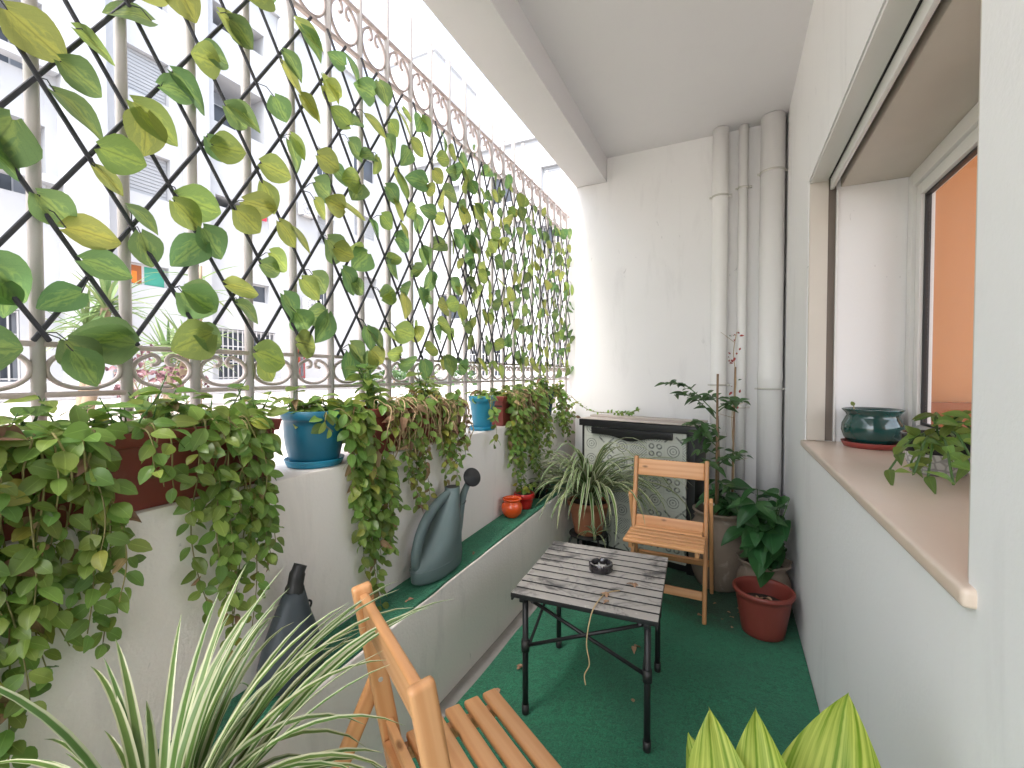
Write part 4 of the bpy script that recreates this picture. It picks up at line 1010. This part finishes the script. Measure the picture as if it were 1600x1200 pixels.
RB = [leaf_mesh('leaf', 'red_blossom', 1, .6, 'ovate', .4, .5, 4, .4, i) for i in range(2)]
for k in range(20):
    p = sp[int(U(.35, 1) ** .7 * (len(sp) - 1))]; q = p + Vector((U(-.03, .03), U(-.02, .01), U(-.02, .02)))
    put_leaf(random.choice(RB) if rnd() < .7 else random.choice(SH), t, q, rdir(), (0, -1, .5), U(.012, .024))
for (z, dx, dz) in ((.95, -.07, .02), (1.02, .06, .02), (1.38, -.07, .06), (.70, .08, .03)):
    st = Vector((.022, 2.83, z)); part('twig', MB().tube([st - b0, st + Vector((dx, -.01, dz)) - b0], [.0014, .0008], 4), 'dry_stem', t)
# runner along the cabinet top
t = thing('vine_runner', 'thin leafy runner creeping along the back of the cabinet top', 'vine', (-.93, 3.1, .95)); b0 = Vector(t.location)
sp = smooth_path([(-1.02, 3.06, 1.04), (-.95, 3.08, .975), (-.88, 3.10, .935), (-.78, 3.12, .925), (-.70, 3.12, .928), (-.62, 3.10, .935), (-.55, 3.09, .955)], 5)
part('stem', MB().tube([p - b0 for p in sp], .0022, 5), 'vine_stem', t)
for i in range(0, len(sp)):
    for k in range(1 if i < 20 else 3):
        put_leaf(random.choice(TR), t, sp[i], rdir() + Vector((0, -.3, .4)), (U(-.3, .3), -.6, 1), U(.018, .032))

# ================================================================== SPIDER PLANTS
def blade(t, b0, az, L, el, droop, wid, mat='spider_leaf', name='blade', seg=12, wig=0, stretch=1):
    d = Vector((math.cos(az), math.sin(az), 0)); side = Vector((-math.sin(az), math.cos(az), 0))
    v, f, uv = [], [], []; p = Vector(b0) - t.location; ang = el; ds = L / seg; sway = U(-wig, wig)
    for i in range(seg + 1):
        s = i / seg; h = wid / 2 * min(1, .55 + s * 2.5) * (1 - s ** 2.6) ** .75 + .0002
        n = (Vector((0, 0, 1)) * math.cos(ang) - d * math.sin(ang))
        for c in (-1, 0, 1):
            v.append(tuple(p + side * (c * h) + n * (abs(c) * h * .45))); uv.append((.5 + c * .5, s))
        p = p + (d * math.cos(ang) + Vector((0, 0, 1)) * math.sin(ang)) * ds + side * sway * s * ds
        ang -= droop * (.35 + 1.3 * s) / seg
    for i in range(seg):
        for j in range(2): a = i * 3 + j; f.append((a, a + 1, a + 4, a + 3))
    me = bpy.data.meshes.new(name); me.from_pydata(v, [], f); me.materials.append(MATS[mat]); ul = me.uv_layers.new(name='UVMap')
    for lp in me.loops: ul.data[lp.index].uv = uv[lp.vertex_index]
    me.polygons.foreach_set('use_smooth', [True] * len(f)); me.update(); add(name, me, t)
# far one, on a black stand
st = thing('plant_stand', 'low black metal stand under the far spider plant', 'stand', (-.79, 2.72, .009))
part('ring', MB().tube([(.115 * math.cos(R(15 * i)), .115 * math.sin(R(15 * i)), .185) for i in range(25)], .007, 8), 'black_metal', st)
part('tray', MB().lathe([(.112, .186), (.112, .192), (.0001, .192)], 24), 'black_metal', st)
for a in (45, 135, 225, 315):
    c, s = math.cos(R(a)), math.sin(R(a)); part('leg', MB().tube(smooth_path([(c * .115, s * .115, .185), (c * .135, s * .135, .14), (c * .14, s * .14, .06), (c * .14, s * .14, .0)], 4), .007, 8), 'black_metal', st)
pot('flower_pot', 'terracotta pot with a spider plant on the black stand', 'pot', (-.79, 2.72, .2015), .085, .122, .205, 'terracotta_clay', .010, 40, .88)
t = thing('spider_plant', 'spider plant with arching striped leaves in front of the cabinet', 'plant', (-.79, 2.72, .388))
for k in range(190):
    az = U(0, 6.28) if k % 2 else R(U(-165, 5)); L = U(.42, .78); el = R(U(38, 84))
    if math.sin(az) > .35: L *= .6; 
    if math.cos(az) < -.3: L *= .85
    blade(t, Vector((-.79, 2.72, .384)) + Vector((math.cos(az), math.sin(az), 0)) * U(0, .03), az, L, el, R(U(95, 165)), U(.016, .025), wig=.25)
t = thing('spider_plantlet', 'small spider plantlet dangling in front of the black stand', 'plant', (-.70, 2.545, .255))
part('runner', MB().tube(smooth_path([Vector((-.76, 2.66, .40)) - t.location, Vector((-.72, 2.56, .42)) - t.location, Vector((-.70, 2.54, .34)) - t.location, Vector((0, 0, 0))], 5), .0016, 5), 'dry_stem', t)
for k in range(16):
    az = U(0, 6.28); blade(t, (-.70, 2.545, .255), az, U(.10, .19), R(U(20, 75)), R(U(90, 150)), .009, wig=.3)
# near one, on a stool below the frame
st = thing('plant_stool', 'small black metal stool carrying the near spider plant', 'stool', (-.745, .345, .009))
part('seat', MB().lathe([(.13, .215), (.132, .22), (.132, .232), (.13, .235), (.0001, .235)], 30), 'black_metal', st)
for a in (45, 135, 225, 315):
    c, s = math.cos(R(a)), math.sin(R(a)); part('leg', MB().tube([(c * .10, s * .10, .214), (c * .13, s * .13, 0)], .008, 8), 'black_metal', st)
pot('flower_pot', 'terracotta pot holding the spider plant by the pine chair', 'pot', (-.745, .345, .245), .085, .118, .20, 'terracotta_clay', .010, 40, .88)
SB = Vector((-.745, .345, .42)); random.seed(11)
t = thing('spider_plant', 'spider plant with long arching striped leaves beside the pine chair', 'plant', tuple(SB))
for (az, L, el, dr) in ((62, .52, 70, 75), (55, .56, 66, 80), (48, .50, 72, 95), (70, .54, 62, 70), (40, .48, 70, 110), (30, .44, 68, 120), (58, .60, 60, 75), (52, .46, 78, 70), (66, .50, 58, 60), (75, .42, 74, 60), (85, .40, 80, 55), (95, .40, 84, 40), (100, .42, 86, 20), (110, .36, 80, 60), (130, .38, 84, 70), (150, .40, 82, 60), (170, .40, 80, 70), (200, .36, 78, 110), (230, .34, 76, 130),
                        (20, .40, 72, 140), (5, .36, 74, 150), (-20, .32, 74, 160), (45, .42, 80, 130), (60, .48, 74, 60), (64, .58, 68, 95), (50, .55, 62, 60), (36, .40, 60, 90), (72, .48, 70, 90)):
    blade(t, SB + Vector((math.cos(R(az)), math.sin(R(az)), 0)) * U(0, .03) + Vector((0, 0, 0)), R(az + U(-4, 4)), L * U(.95, 1.05), R(el), R(dr), U(.014, .020), wig=.15, seg=14)
for k in range(60):
    az = R(U(-30, 130)) if k < 34 else U(0, 6.28); blade(t, SB + Vector((math.cos(az), math.sin(az), 0)) * U(0, .035), az, U(.25, .5), R(U(50, 88)), R(U(40, 150)), U(.012, .019), wig=.2)

# ================================================================== STRIPED-LEAF PLANT (near the window wall)
pb = Vector((.085, .66, .009))
pot('flower_pot', 'grey cement pot on the carpet holding the striped yellow-green plant', 'pot', tuple(pb), .11, .14, .26, 'cement', .01, 36, .9)
t = thing('striped_plant', 'plant with large yellow-green striped pointed leaves', 'plant', (pb.x, pb.y, .245))
def big_leaf(t, base_, tip, wid, nrm, bend, seed):
    base_, tip = Vector(base_), Vector(tip); ax = tip - base_; L = ax.length; y = ax.normalized(); z = Vector(nrm); z = (z - y * z.dot(y)).normalized(); x = y.cross(z)
    v, f, uv = [], [], []; nv, nc = 18, 8
    for i in range(nv + 1):
        s = i / nv; h = wid / 2 * (math.sin(math.pi * min(.999, max(.004, s)) ** .72) ** .85) * (1 - .12 * s)
        if s > .9: h = wid / 2 * (1 - s) * 2.6
        for j in range(nc + 1):
            c = j / nc * 2 - 1
            p = base_ + y * (L * s) + x * (c * h) + z * (bend * math.sin(math.pi * s) + abs(c) ** 1.4 * h * .35 + .004 * math.sin(9 * s + 3 * c + seed))
            v.append(tuple(p - t.location)); uv.append((.5 + c * .5 * (.25 + .75 * math.sin(math.pi * min(1, s + .02)) ** .5), s))
    for i in range(nv):
        for j in range(nc): a = i * (nc + 1) + j; f.append((a, a + 1, a + nc + 2, a + nc + 1))
    me = bpy.data.meshes.new('leaf'); me.from_pydata(v, [], f); me.materials.append(MATS['stripe_leaf']); ul = me.uv_layers.new(name='UVMap')
    for lp in me.loops: ul.data[lp.index].uv = uv[lp.vertex_index]
    me.polygons.foreach_set('use_smooth', [True] * len(f)); me.update(); add('leaf', me, t)
    root = Vector((pb.x, pb.y, .245)); sp = smooth_path([root, root.lerp(base_, .6) + Vector((0, 0, .02)), base_ + y * .01], 5)
    part('stem', MB().tube([p - t.location for p in sp], .004, 7), 'green_stem', t)
big_leaf(t, (.005, .60, .50), (-.020, .645, .752), .135, (.25, -1, .25), .012, 1)
big_leaf(t, (.062, .63, .50), (.036, .672, .752), .125, (-.1, -1, .3), .010, 2)
big_leaf(t, (.105, .655, .46), (.153, .753, .757), .175, (-.35, -1, .35), -.015, 3)
big_leaf(t, (.13, .70, .42), (.20, .86, .58), .11, (0, -.6, 1), .02, 4)
big_leaf(t, (.03, .70, .42), (-.06, .84, .56), .10, (0, -.4, 1), .02, 5)

# ================================================================== POTS ON THE WINDOW SILL
saucer('dull red saucer under the dark green glazed bowl', (.508, 2.20, ZS + .0005), .100, 'red_saucer', .022)
t = thing('glazed_bowl', 'dark green glazed bowl pot on the window sill', 'pot', (.508, 2.20, ZS + .007))
part('body', MB().lathe([(.060, 0), (.070, .005), (.092, .03), (.100, .06), (.098, .085), (.088, .108), (.083, .118), (.088, .128), (.098, .140), (.099, .144), (.094, .145), (.084, .132), (.079, .118), (.08, .112)], 44), 'green_glaze', t)
part('soil', MB().lathe([(.081, .105), (.081, .113), (.0001, .118)], 30), 'soil', t)
t = thing('sprout', 'tiny dry sprout in the dark green glazed bowl', 'sprout', (.450, 2.21, ZS + .12)); part('stem', MB().tube([(0, 0, 0), (.002, 0, .02), (0, .002, .045)], .002, 5), 'dry_stem', t); put_leaf(TR[0], t, (.450, 2.21, ZS + .16), (-.3, .2, 1), (0, -1, 0), .02)
t = thing('glazed_pot', 'black-rimmed pot with a white lace pattern on the window sill', 'pot', (.545, 1.70, ZS))
part('body', MB().lathe([(.052, 0), (.060, .004), (.072, .04), (.080, .085), (.083, .110), (.083, .116), (.078, .117), (.074, .100)], 44), 'lace_glaze', t)
part('soil', MB().lathe([(.0745, .088), (.0745, .097), (.0001, .10)], 30), 'soil', t)
t = thing('leafy_plant', 'green leafy plant spreading from the lace-patterned pot over the sill', 'plant', (.545, 1.70, ZS + .095)); b0 = Vector(t.location)
SL = leafset('trail_leaf', 'ovate', .55, 5, (.2, .7), (.2, .5), .35, 6)
for (dx, dy, dz, n) in ((-.10, -.14, -.05, 6), (-.16, -.20, -.06, 7), (-.10, -.26, -.06, 8), (-.14, -.30, -.05, 7), (-.02, -.27, -.02, 8), (.02, -.20, .03, 6), (-.04, -.10, .05, 5), (.04, -.14, .06, 5), (-.08, -.34, -.06, 7)):
    tip = b0 + Vector((dx, dy, dz)); mid = b0.lerp(tip, .5) + Vector((0, 0, .05)); sp = smooth_path([b0, mid, tip], 5)
    part('stem', MB().tube([p - b0 for p in sp], .0028, 6), 'green_stem', t)
    for i in range(n):
        p = sp[int((len(sp) - 1) * (.35 + .65 * i / (n - 1)))]; d = (tip - b0).normalized() * .6 + rdir()
        p = Vector((p.x, p.y, max(p.z, ZS + .02)))
        if d.z < -.4: d.z = -.3
        put_leaf(random.choice(SL), t, p, d, Vector((-.4, -.4, 1)), U(.036, .060))

# ================================================================== LITTER ON THE CARPETS
random.seed(5)
k = 0
for (x, y, s, lb) in ((-.74, 1.62, .035, 'dry leaf on the carpet just beside the table leg near the ledge'), (-.76, 1.45, .028, 'pale dry scrap on the carpet between the table and the ledge'), (-.36, 1.95, .045, 'brown curled leaf on the carpet under the far side of the table'), (-.52, 1.20, .03, 'small dry leaf on the carpet between the pine chair and the table'), (-.30, 1.62, .026, 'tiny dry leaf on the carpet beneath the table')):
    litter(lb, (x, y, .009), 2, s)
for (x, y) in ((.0, 2.45), (.03, 2.40), (-.02, 2.36), (.05, 2.52), (-.05, 2.52), (.02, 2.30), (-.13, 2.35), (.07, 2.47)):
    litter('small dry leaf on the carpet between the pine chair and the dull red pot', (x, y, .009), 1, U(.018, .034))['group'] = 'dry leaves by the red pot'
litter('dry petal on the turf strip next to the watering can', (-.97, 1.62, ledge(1.62)), 2, .022, 'petal'); litter('pale scrap on the turf strip near the pine chair', (-.98, 1.20, ledge(1.2)), 2, .022, 'scrap')

# ================================================================== COURTYARD AND BUILDINGS BEYOND
GZ = .80
struct(add('courtyard_ground', MB().box(-120, -1.43, -80, 120, GZ - .5, GZ).mesh('courtyard_ground', 'court_ground')))
def facade(name, label, P, n_in, u0, u1, v0, v1, wins, loc, extra=None, thick=.35, depth=.22, mat='facade_paint'):
    """P(u, v, d): d>0 goes into the building; wins: (u0,u1,v0,v1,kind)"""
    t = thing(name, label, 'building', loc); L = Vector(loc)
    Q = lambda u, v, d: tuple(Vector(P(u, v, d)) - L)
    part('wall', holes_wall(u0, u1, v0, v1, [w_[:4] for w_ in wins], thick, Q), mat, t)
    def bx(nm, a, b, c, d, e0, e1, m, par):
        mb = MB(); p = [Q(a, c, e0), Q(b, c, e0), Q(b, d, e0), Q(a, d, e0), Q(a, c, e1), Q(b, c, e1), Q(b, d, e1), Q(a, d, e1)]
        mb.v += p
        for f in ((0, 1, 2, 3), (7, 6, 5, 4), (0, 4, 5, 1), (1, 5, 6, 2), (2, 6, 7, 3), (3, 7, 4, 0)): mb.f.append(f); mb.sm.append(False)
        return part(nm, mb, m, par)
    for (a, b, c, d, kd) in wins:
        dd = depth
        if kd == 'recess':
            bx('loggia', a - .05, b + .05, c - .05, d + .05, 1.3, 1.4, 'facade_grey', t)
            for (a2, b2, c2, d2) in ((a - .05, a, c, d), (b, b + .05, c, d), (a, b, c - .05, c), (a, b, d, d + .05)): bx('loggia_side', a2, b2, c2, d2, thick + .001, 1.3, 'facade_paint', t)
            wd = bx('window', a + (b - a) * .25, a + (b - a) * .8, c + .1, d - .5, 1.24, 1.295, 'facade_frame', t); bx('pane', a + (b - a) * .28, a + (b - a) * .77, c + .15, d - .55, 1.22, 1.239, 'facade_glass', wd)
            bx('balustrade', a, b, c, c + .75, .02, .12, 'facade_paint', t)
            continue
        wd = bx('window', a, b, c, d, dd, dd + .06, {'shutter': 'facade_shutter', 'grille': 'facade_grey', 'redgrille': 'facade_grey', 'duo': 'facade_frame'}.get(kd, 'facade_frame'), t)
        if kd == 'shutter':
            n = int((d - c) / .12)
            for i in range(n): bx('slat', a + .04, b - .04, c + .06 + i * (d - c - .06) / n, c + .06 + (i + .82) * (d - c - .06) / n, dd - .03, dd - .002, 'facade_shutter', wd)
            bx('gap', a + .04, b - .04, c + .005, c + .055, dd - .02, dd - .002, 'black_rubber', wd)
        elif kd == 'glass':
            m = (a + b) / 2
            for (a2, b2) in ((a + .06, m - .03), (m + .03, b - .06)): bx('pane', a2, b2, c + .06, d - .06, dd - .012, dd - .002, 'facade_glass', wd)
        elif kd == 'duo':
            m = (a + b) / 2; bx('pane', a + .05, m - .06, c + .05, d - .05, dd - .014, dd - .002, 'dark_wood', wd); bx('cloth', a + .2, m - .2, c + .06, c + .45, dd - .03, dd - .016, 'orange_cloth', wd); bx('blind', m + .02, b - .05, c + .05, d - .05, dd - .014, dd - .002, 'green_blind', wd)
        elif kd in ('grille', 'redgrille'):
            m = 'grille_white' if kd == 'grille' else 'grille_red'; n = int((b - a) / .2)
            bx('pane', a + .1, b - .1, c + .05, d - .12, dd - .012, dd - .002, 'facade_glass' if kd == 'grille' else 'dark_wood', wd)
            for i in range(n + 1): u = a + .03 + (b - a - .06) * i / n; bx('bar', u - .018, u + .018, c + .02, d - .02, .03, .066, m, wd)
            for f in (.04, .35, .66, .97): bx('cross_bar', a + .01, b - .01, c + (d - c) * f - .02, c + (d - c) * f + .02, .067, .09, m, wd)
    return t, bx
XW = -17.5
wins = []
for (u0, u1) in ((-9.5, -7.9), (-6.5, -5.0), (-3.4, -1.8), (1.2, 2.6)):
    for v in (3.8, 6.9, 10.0, 13.1): wins.append((u0, u1, v, v + 1.4, 'shutter' if (u0 + v) % 3 > 1.2 else 'glass'))
for (u0, u1, kd) in ((-3.4, -1.4, 'grille'), (1.0, 2.4, 'grille'), (4.1, 5.1, 'grille'), (10.35, 12.75, 'grille'), (13.7, 14.25, 'redgrille')): wins.append((u0, u1, .98, 2.95, kd))
wins += [(7.45, 8.75, 4.15, 4.85, 'duo'), (7.45, 8.85, 7.15, 8.6, 'shutter'), (7.45, 8.85, 10.4, 11.85, 'shutter'), (10.35, 12.5, 6.85, 8.0, 'recess'), (11.2, 12.5, 4.15, 4.9, 'glass'), (10.35, 12.4, 10.0, 12.6, 'recess'), (4.2, 5.7, 5.4, 8.2, 'recess'), (4.2, 5.7, 8.8, 11.6, 'recess'), (4.2, 5.6, 12.4, 14.6, 'recess'),
         (15.0, 16.0, 4.3, 5.6, 'glass'), (15.0, 16.0, 7.4, 8.7, 'shutter'), (15.0, 16.0, 10.6, 11.9, 'glass'), (17.3, 18.9, 5.3, 6.4, 'shutter'), (17.3, 18.9, 8.4, 9.6, 'shutter'), (17.3, 18.9, 11.5, 12.8, 'glass'), (10.35, 12.4, 13.6, 15.2, 'recess'), (7.45, 8.85, 13.6, 15.0, 'glass')]
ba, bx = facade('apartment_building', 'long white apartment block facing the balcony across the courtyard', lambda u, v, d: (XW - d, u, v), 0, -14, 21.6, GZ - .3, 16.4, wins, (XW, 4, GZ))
bx('roof', -14.1, 21.6, 16.401, 16.75, -.15, 8, 'facade_paint', ba)
bx('pilaster', 5.95, 6.9, GZ, 16.3, -.55, -.001, 'facade_paint', ba); bx('pilaster', 9.25, 10.0, GZ, 16.3, -.3, -.001, 'facade_paint', ba); bx('pilaster', 13.0, 13.35, GZ, 16.3, -.3, -.001, 'facade_paint', ba)
for v in (3.45, 6.55, 9.7): bx('band', -14, 5.9, v, v + .22, -.35, -.001, 'facade_paint', ba)
bx('laundry', 12.1, 12.35, 7.55, 7.9, -.1, -.03, 'red_cloth', ba); bx('laundry', 11.8, 12.05, 7.5, 7.9, -.1, -.03, 'grille_white', ba)
def ac(label, loc, facing):
    t = thing('air_conditioner', label, 'air conditioner', loc, facing)       # local front = +y
    mb = MB(); mb.box(-.42, .42, -.28, 0, 0, .62); part('case', mb, 'ac_white', t, .02)
    part('fan_grille', MB().tube([(.12 + .24 * math.cos(R(20 * i)), .008, .31 + .24 * math.sin(R(20 * i))) for i in range(19)], .018, 6), 'facade_grey', t)
    mb = MB()
    for a in range(0, 180, 30): c, s = math.cos(R(a)), math.sin(R(a)); mb.tube([(.12 - .23 * c, .006, .31 - .23 * s), (.12 + .23 * c, .006, .31 + .23 * s)], .008, 4)
    part('fan_guard', mb, 'facade_grey', t)
    for x in (-.3, .3): mb = MB(); mb.box(x - .02, x + .02, -.30, .0, -.05, -.001); part('bracket', mb, 'facade_grey', t)
ac('outdoor air conditioner unit on the white block, one floor above the red window grille', (XW + .32, 14.5, 4.05), -math.pi / 2)
ac('outdoor air conditioner unit high on the white block, two floors above the red window grille', (XW + .32, 14.3, 8.35), -math.pi / 2)
YF = 22.0
wins = [(u, u + 1.5, v, v + 1.5, 'shutter' if (i + j) % 3 else 'glass') for i, u in enumerate((-15.6, -12.2, -9.0, -5.6, -2.2)) for j, v in enumerate((4.4, 7.5, 10.6))] + [(-13.5, -11.2, 1.0, 3.0, 'grille'), (-8.2, -6.2, 1.0, 3.0, 'grille'), (-4, -2.2, 1.0, 3.0, 'grille')]
bf, bx2 = facade('apartment_wing', 'lower white apartment wing closing the far end of the courtyard', lambda u, v, d: (u, YF + d, v), 0, -17.4, 8, GZ - .3, 13.6, wins, (-8, YF, GZ))
bx2('roof', -17.4, 8, 13.601, 13.85, -.2, 8, 'facade_paint', bf)
tt = thing('stair_tower', 'tall white stair tower rising behind the corner of the two blocks', 'tower', (-18.5, 24, 13.9)); mb = MB(); mb.box(-2.2, 2.0, -1, 4, 0, 7.2); part('wall', mb, 'facade_paint', tt); mb = MB(); mb.box(-2.35, 2.15, -1.15, 4.15, 7.201, 7.5); part('cornice', mb, 'facade_paint', tt)
ac('outdoor air conditioner unit on the far wing between its first two rows of windows', (-13.3, YF - .31, 6.3), math.pi)
ac('outdoor air conditioner unit on the far wing beneath its top row of windows', (-10.1, YF - .31, 9.4), math.pi)
t = thing('wall_lamp', 'black wall lantern on the white block near the far corner', 'lamp', (XW + .02, 18.3, 2.75))
part('arm', MB().tube([(0, 0, 0), (.3, 0, .12), (.34, 0, .02)], .03, 6), 'black_metal', t); part('lantern', MB().lathe([(.05, -.3), (.12, -.02), (.14, 0), (.03, .12)], 10, (.34, 0, -.05)), 'black_metal', t); part('back_plate', MB().lathe([(.08, -.2), (.08, .2)], 8, (.05, 0, 0)), 'black_metal', t)
struct(add('added_bounce_ground', MB().box(2.76, 120, -80, 120, -.7, -.2).mesh('added_bounce_ground', 'court_ground')))  # unseen ground added beyond the room to bounce daylight into it
# low planted kerb in the courtyard
kerb = add('planter_kerb', bev(MB().box(-9.2, -8.95, -6, 14, GZ, GZ + .28).mesh('planter_kerb', 'facade_paint'), .02)); tag(kerb, 'low white kerb edging the courtyard planting', 'kerb')
YL = [leaf_mesh('leaf', 'yucca_leaf', 1, .075, 'blade', .5, c, 8, 0, i) for i, c in enumerate((.05, .25, .5))]
def yucca(label, loc, h, heads, leaf, nl, lean=0):
    t = thing('yucca', label, 'yucca', loc); b0 = Vector(loc)
    tr_ = []
    for k in range(heads):
        a = 2.2 * k + .5; tip = b0 + Vector((math.cos(a) * .22 * (heads > 1) + lean, math.sin(a) * .3 * (heads > 1), h * (1 - .18 * k)))
        sp = smooth_path([b0 + Vector((math.cos(a) * .05, math.sin(a) * .05, 0)), b0.lerp(tip, .5) + Vector((.03, .03, 0)), tip], 5); part('trunk', MB().tube([p - b0 for p in sp], [.06 - .02 * i / len(sp) for i in range(len(sp))], 8), 'bark', t)
        for i in range(nl):
            aa = i * 2.4; el = U(-.5, 1.3); d = Vector((math.cos(aa) * math.cos(el), math.sin(aa) * math.cos(el), math.sin(el))); put_leaf(random.choice(YL), t, tip + Vector((0, 0, U(-.12, .05))), d, Vector((0, 0, 1)) + d * -.3, leaf * U(.75, 1.1))
    return t
yucca('two-headed yucca behind the first wide trellis diamonds', (-5.6, 2.02, GZ), 1.05, 2, .50, 46)
yucca('bushy yucca with upright spiky leaves beside the dry-flowered shrub', (-6.2, 3.05, GZ), .72, 2, .62, 44)
t = thing('young_palm', 'tall slender young palm with a thin stem and sparse drooping leaves', 'palm', (-4.2, 2.32, GZ)); b0 = Vector(t.location)
sp = smooth_path([b0, b0 + Vector((.02, .0, .6)), b0 + Vector((.0, .03, 1.35))], 6); part('trunk', MB().tube([p - b0 for p in sp], [.022 - .010 * i / len(sp) for i in range(len(sp))], 7), 'bark', t)
for i in range(34):
    f = U(.35, 1); p = sp[int((len(sp) - 1) * f)]; a = i * 2.4; put_leaf(YL[random.choice((1, 2, 2))], t, p, (math.cos(a), math.sin(a), U(.1, .8)), (0, 0, 1), U(.28, .46))
t = thing('dry_shrub', 'twiggy shrub with small withered purple flower heads', 'shrub', (-3.7, 1.72, GZ)); b0 = Vector(t.location)
PBm = [leaf_mesh('blossom', 'purple_blossom', 1, .8, 'ovate', .6, .6, 4, .5, i) for i in range(2)]
for k in range(26):
    a = U(0, 6.28); r = U(.05, .32); tip = b0 + Vector((math.cos(a) * r, math.sin(a) * r, U(.22, .58))); sp = smooth_path([b0, b0.lerp(tip, .5) + rdir() * .04, tip], 4)
    part('twig', MB().tube([p - b0 for p in sp], [.005 - .0035 * i / len(sp) for i in range(len(sp))], 5), 'bark', t)
    for i in range(6): put_leaf(random.choice(PBm), t, tip + rdir() * .03, rdir(), (1, 0, .5), U(.03, .05), 'blossom')
for (x, y, h, lb) in ((-8.3, 9.6, .55, 'low green bush on the kerb below the red window grille'), (-8.3, 13.2, .75, 'rounded green bush near the end of the kerb')):
    t = thing('bush', lb, 'bush', (x, y, GZ)); b0 = Vector(t.location); part('stem', MB().tube([(0, 0, 0), (0, .02, h * .6)], [.03, .015], 6), 'bark', t)
    for i in range(170):
        d = rdir(); d.z = abs(d.z); put_leaf(random.choice(SH), t, b0 + Vector((d.x * .55, d.y * .55, d.z * h)) * U(.35, 1) ** .5, d + rdir() * .6, d, U(.12, .2))
yucca('spiky yucca far along the courtyard beside the rounded bush', (-8.4, 11.4, GZ), .25, 1, .75, 50)
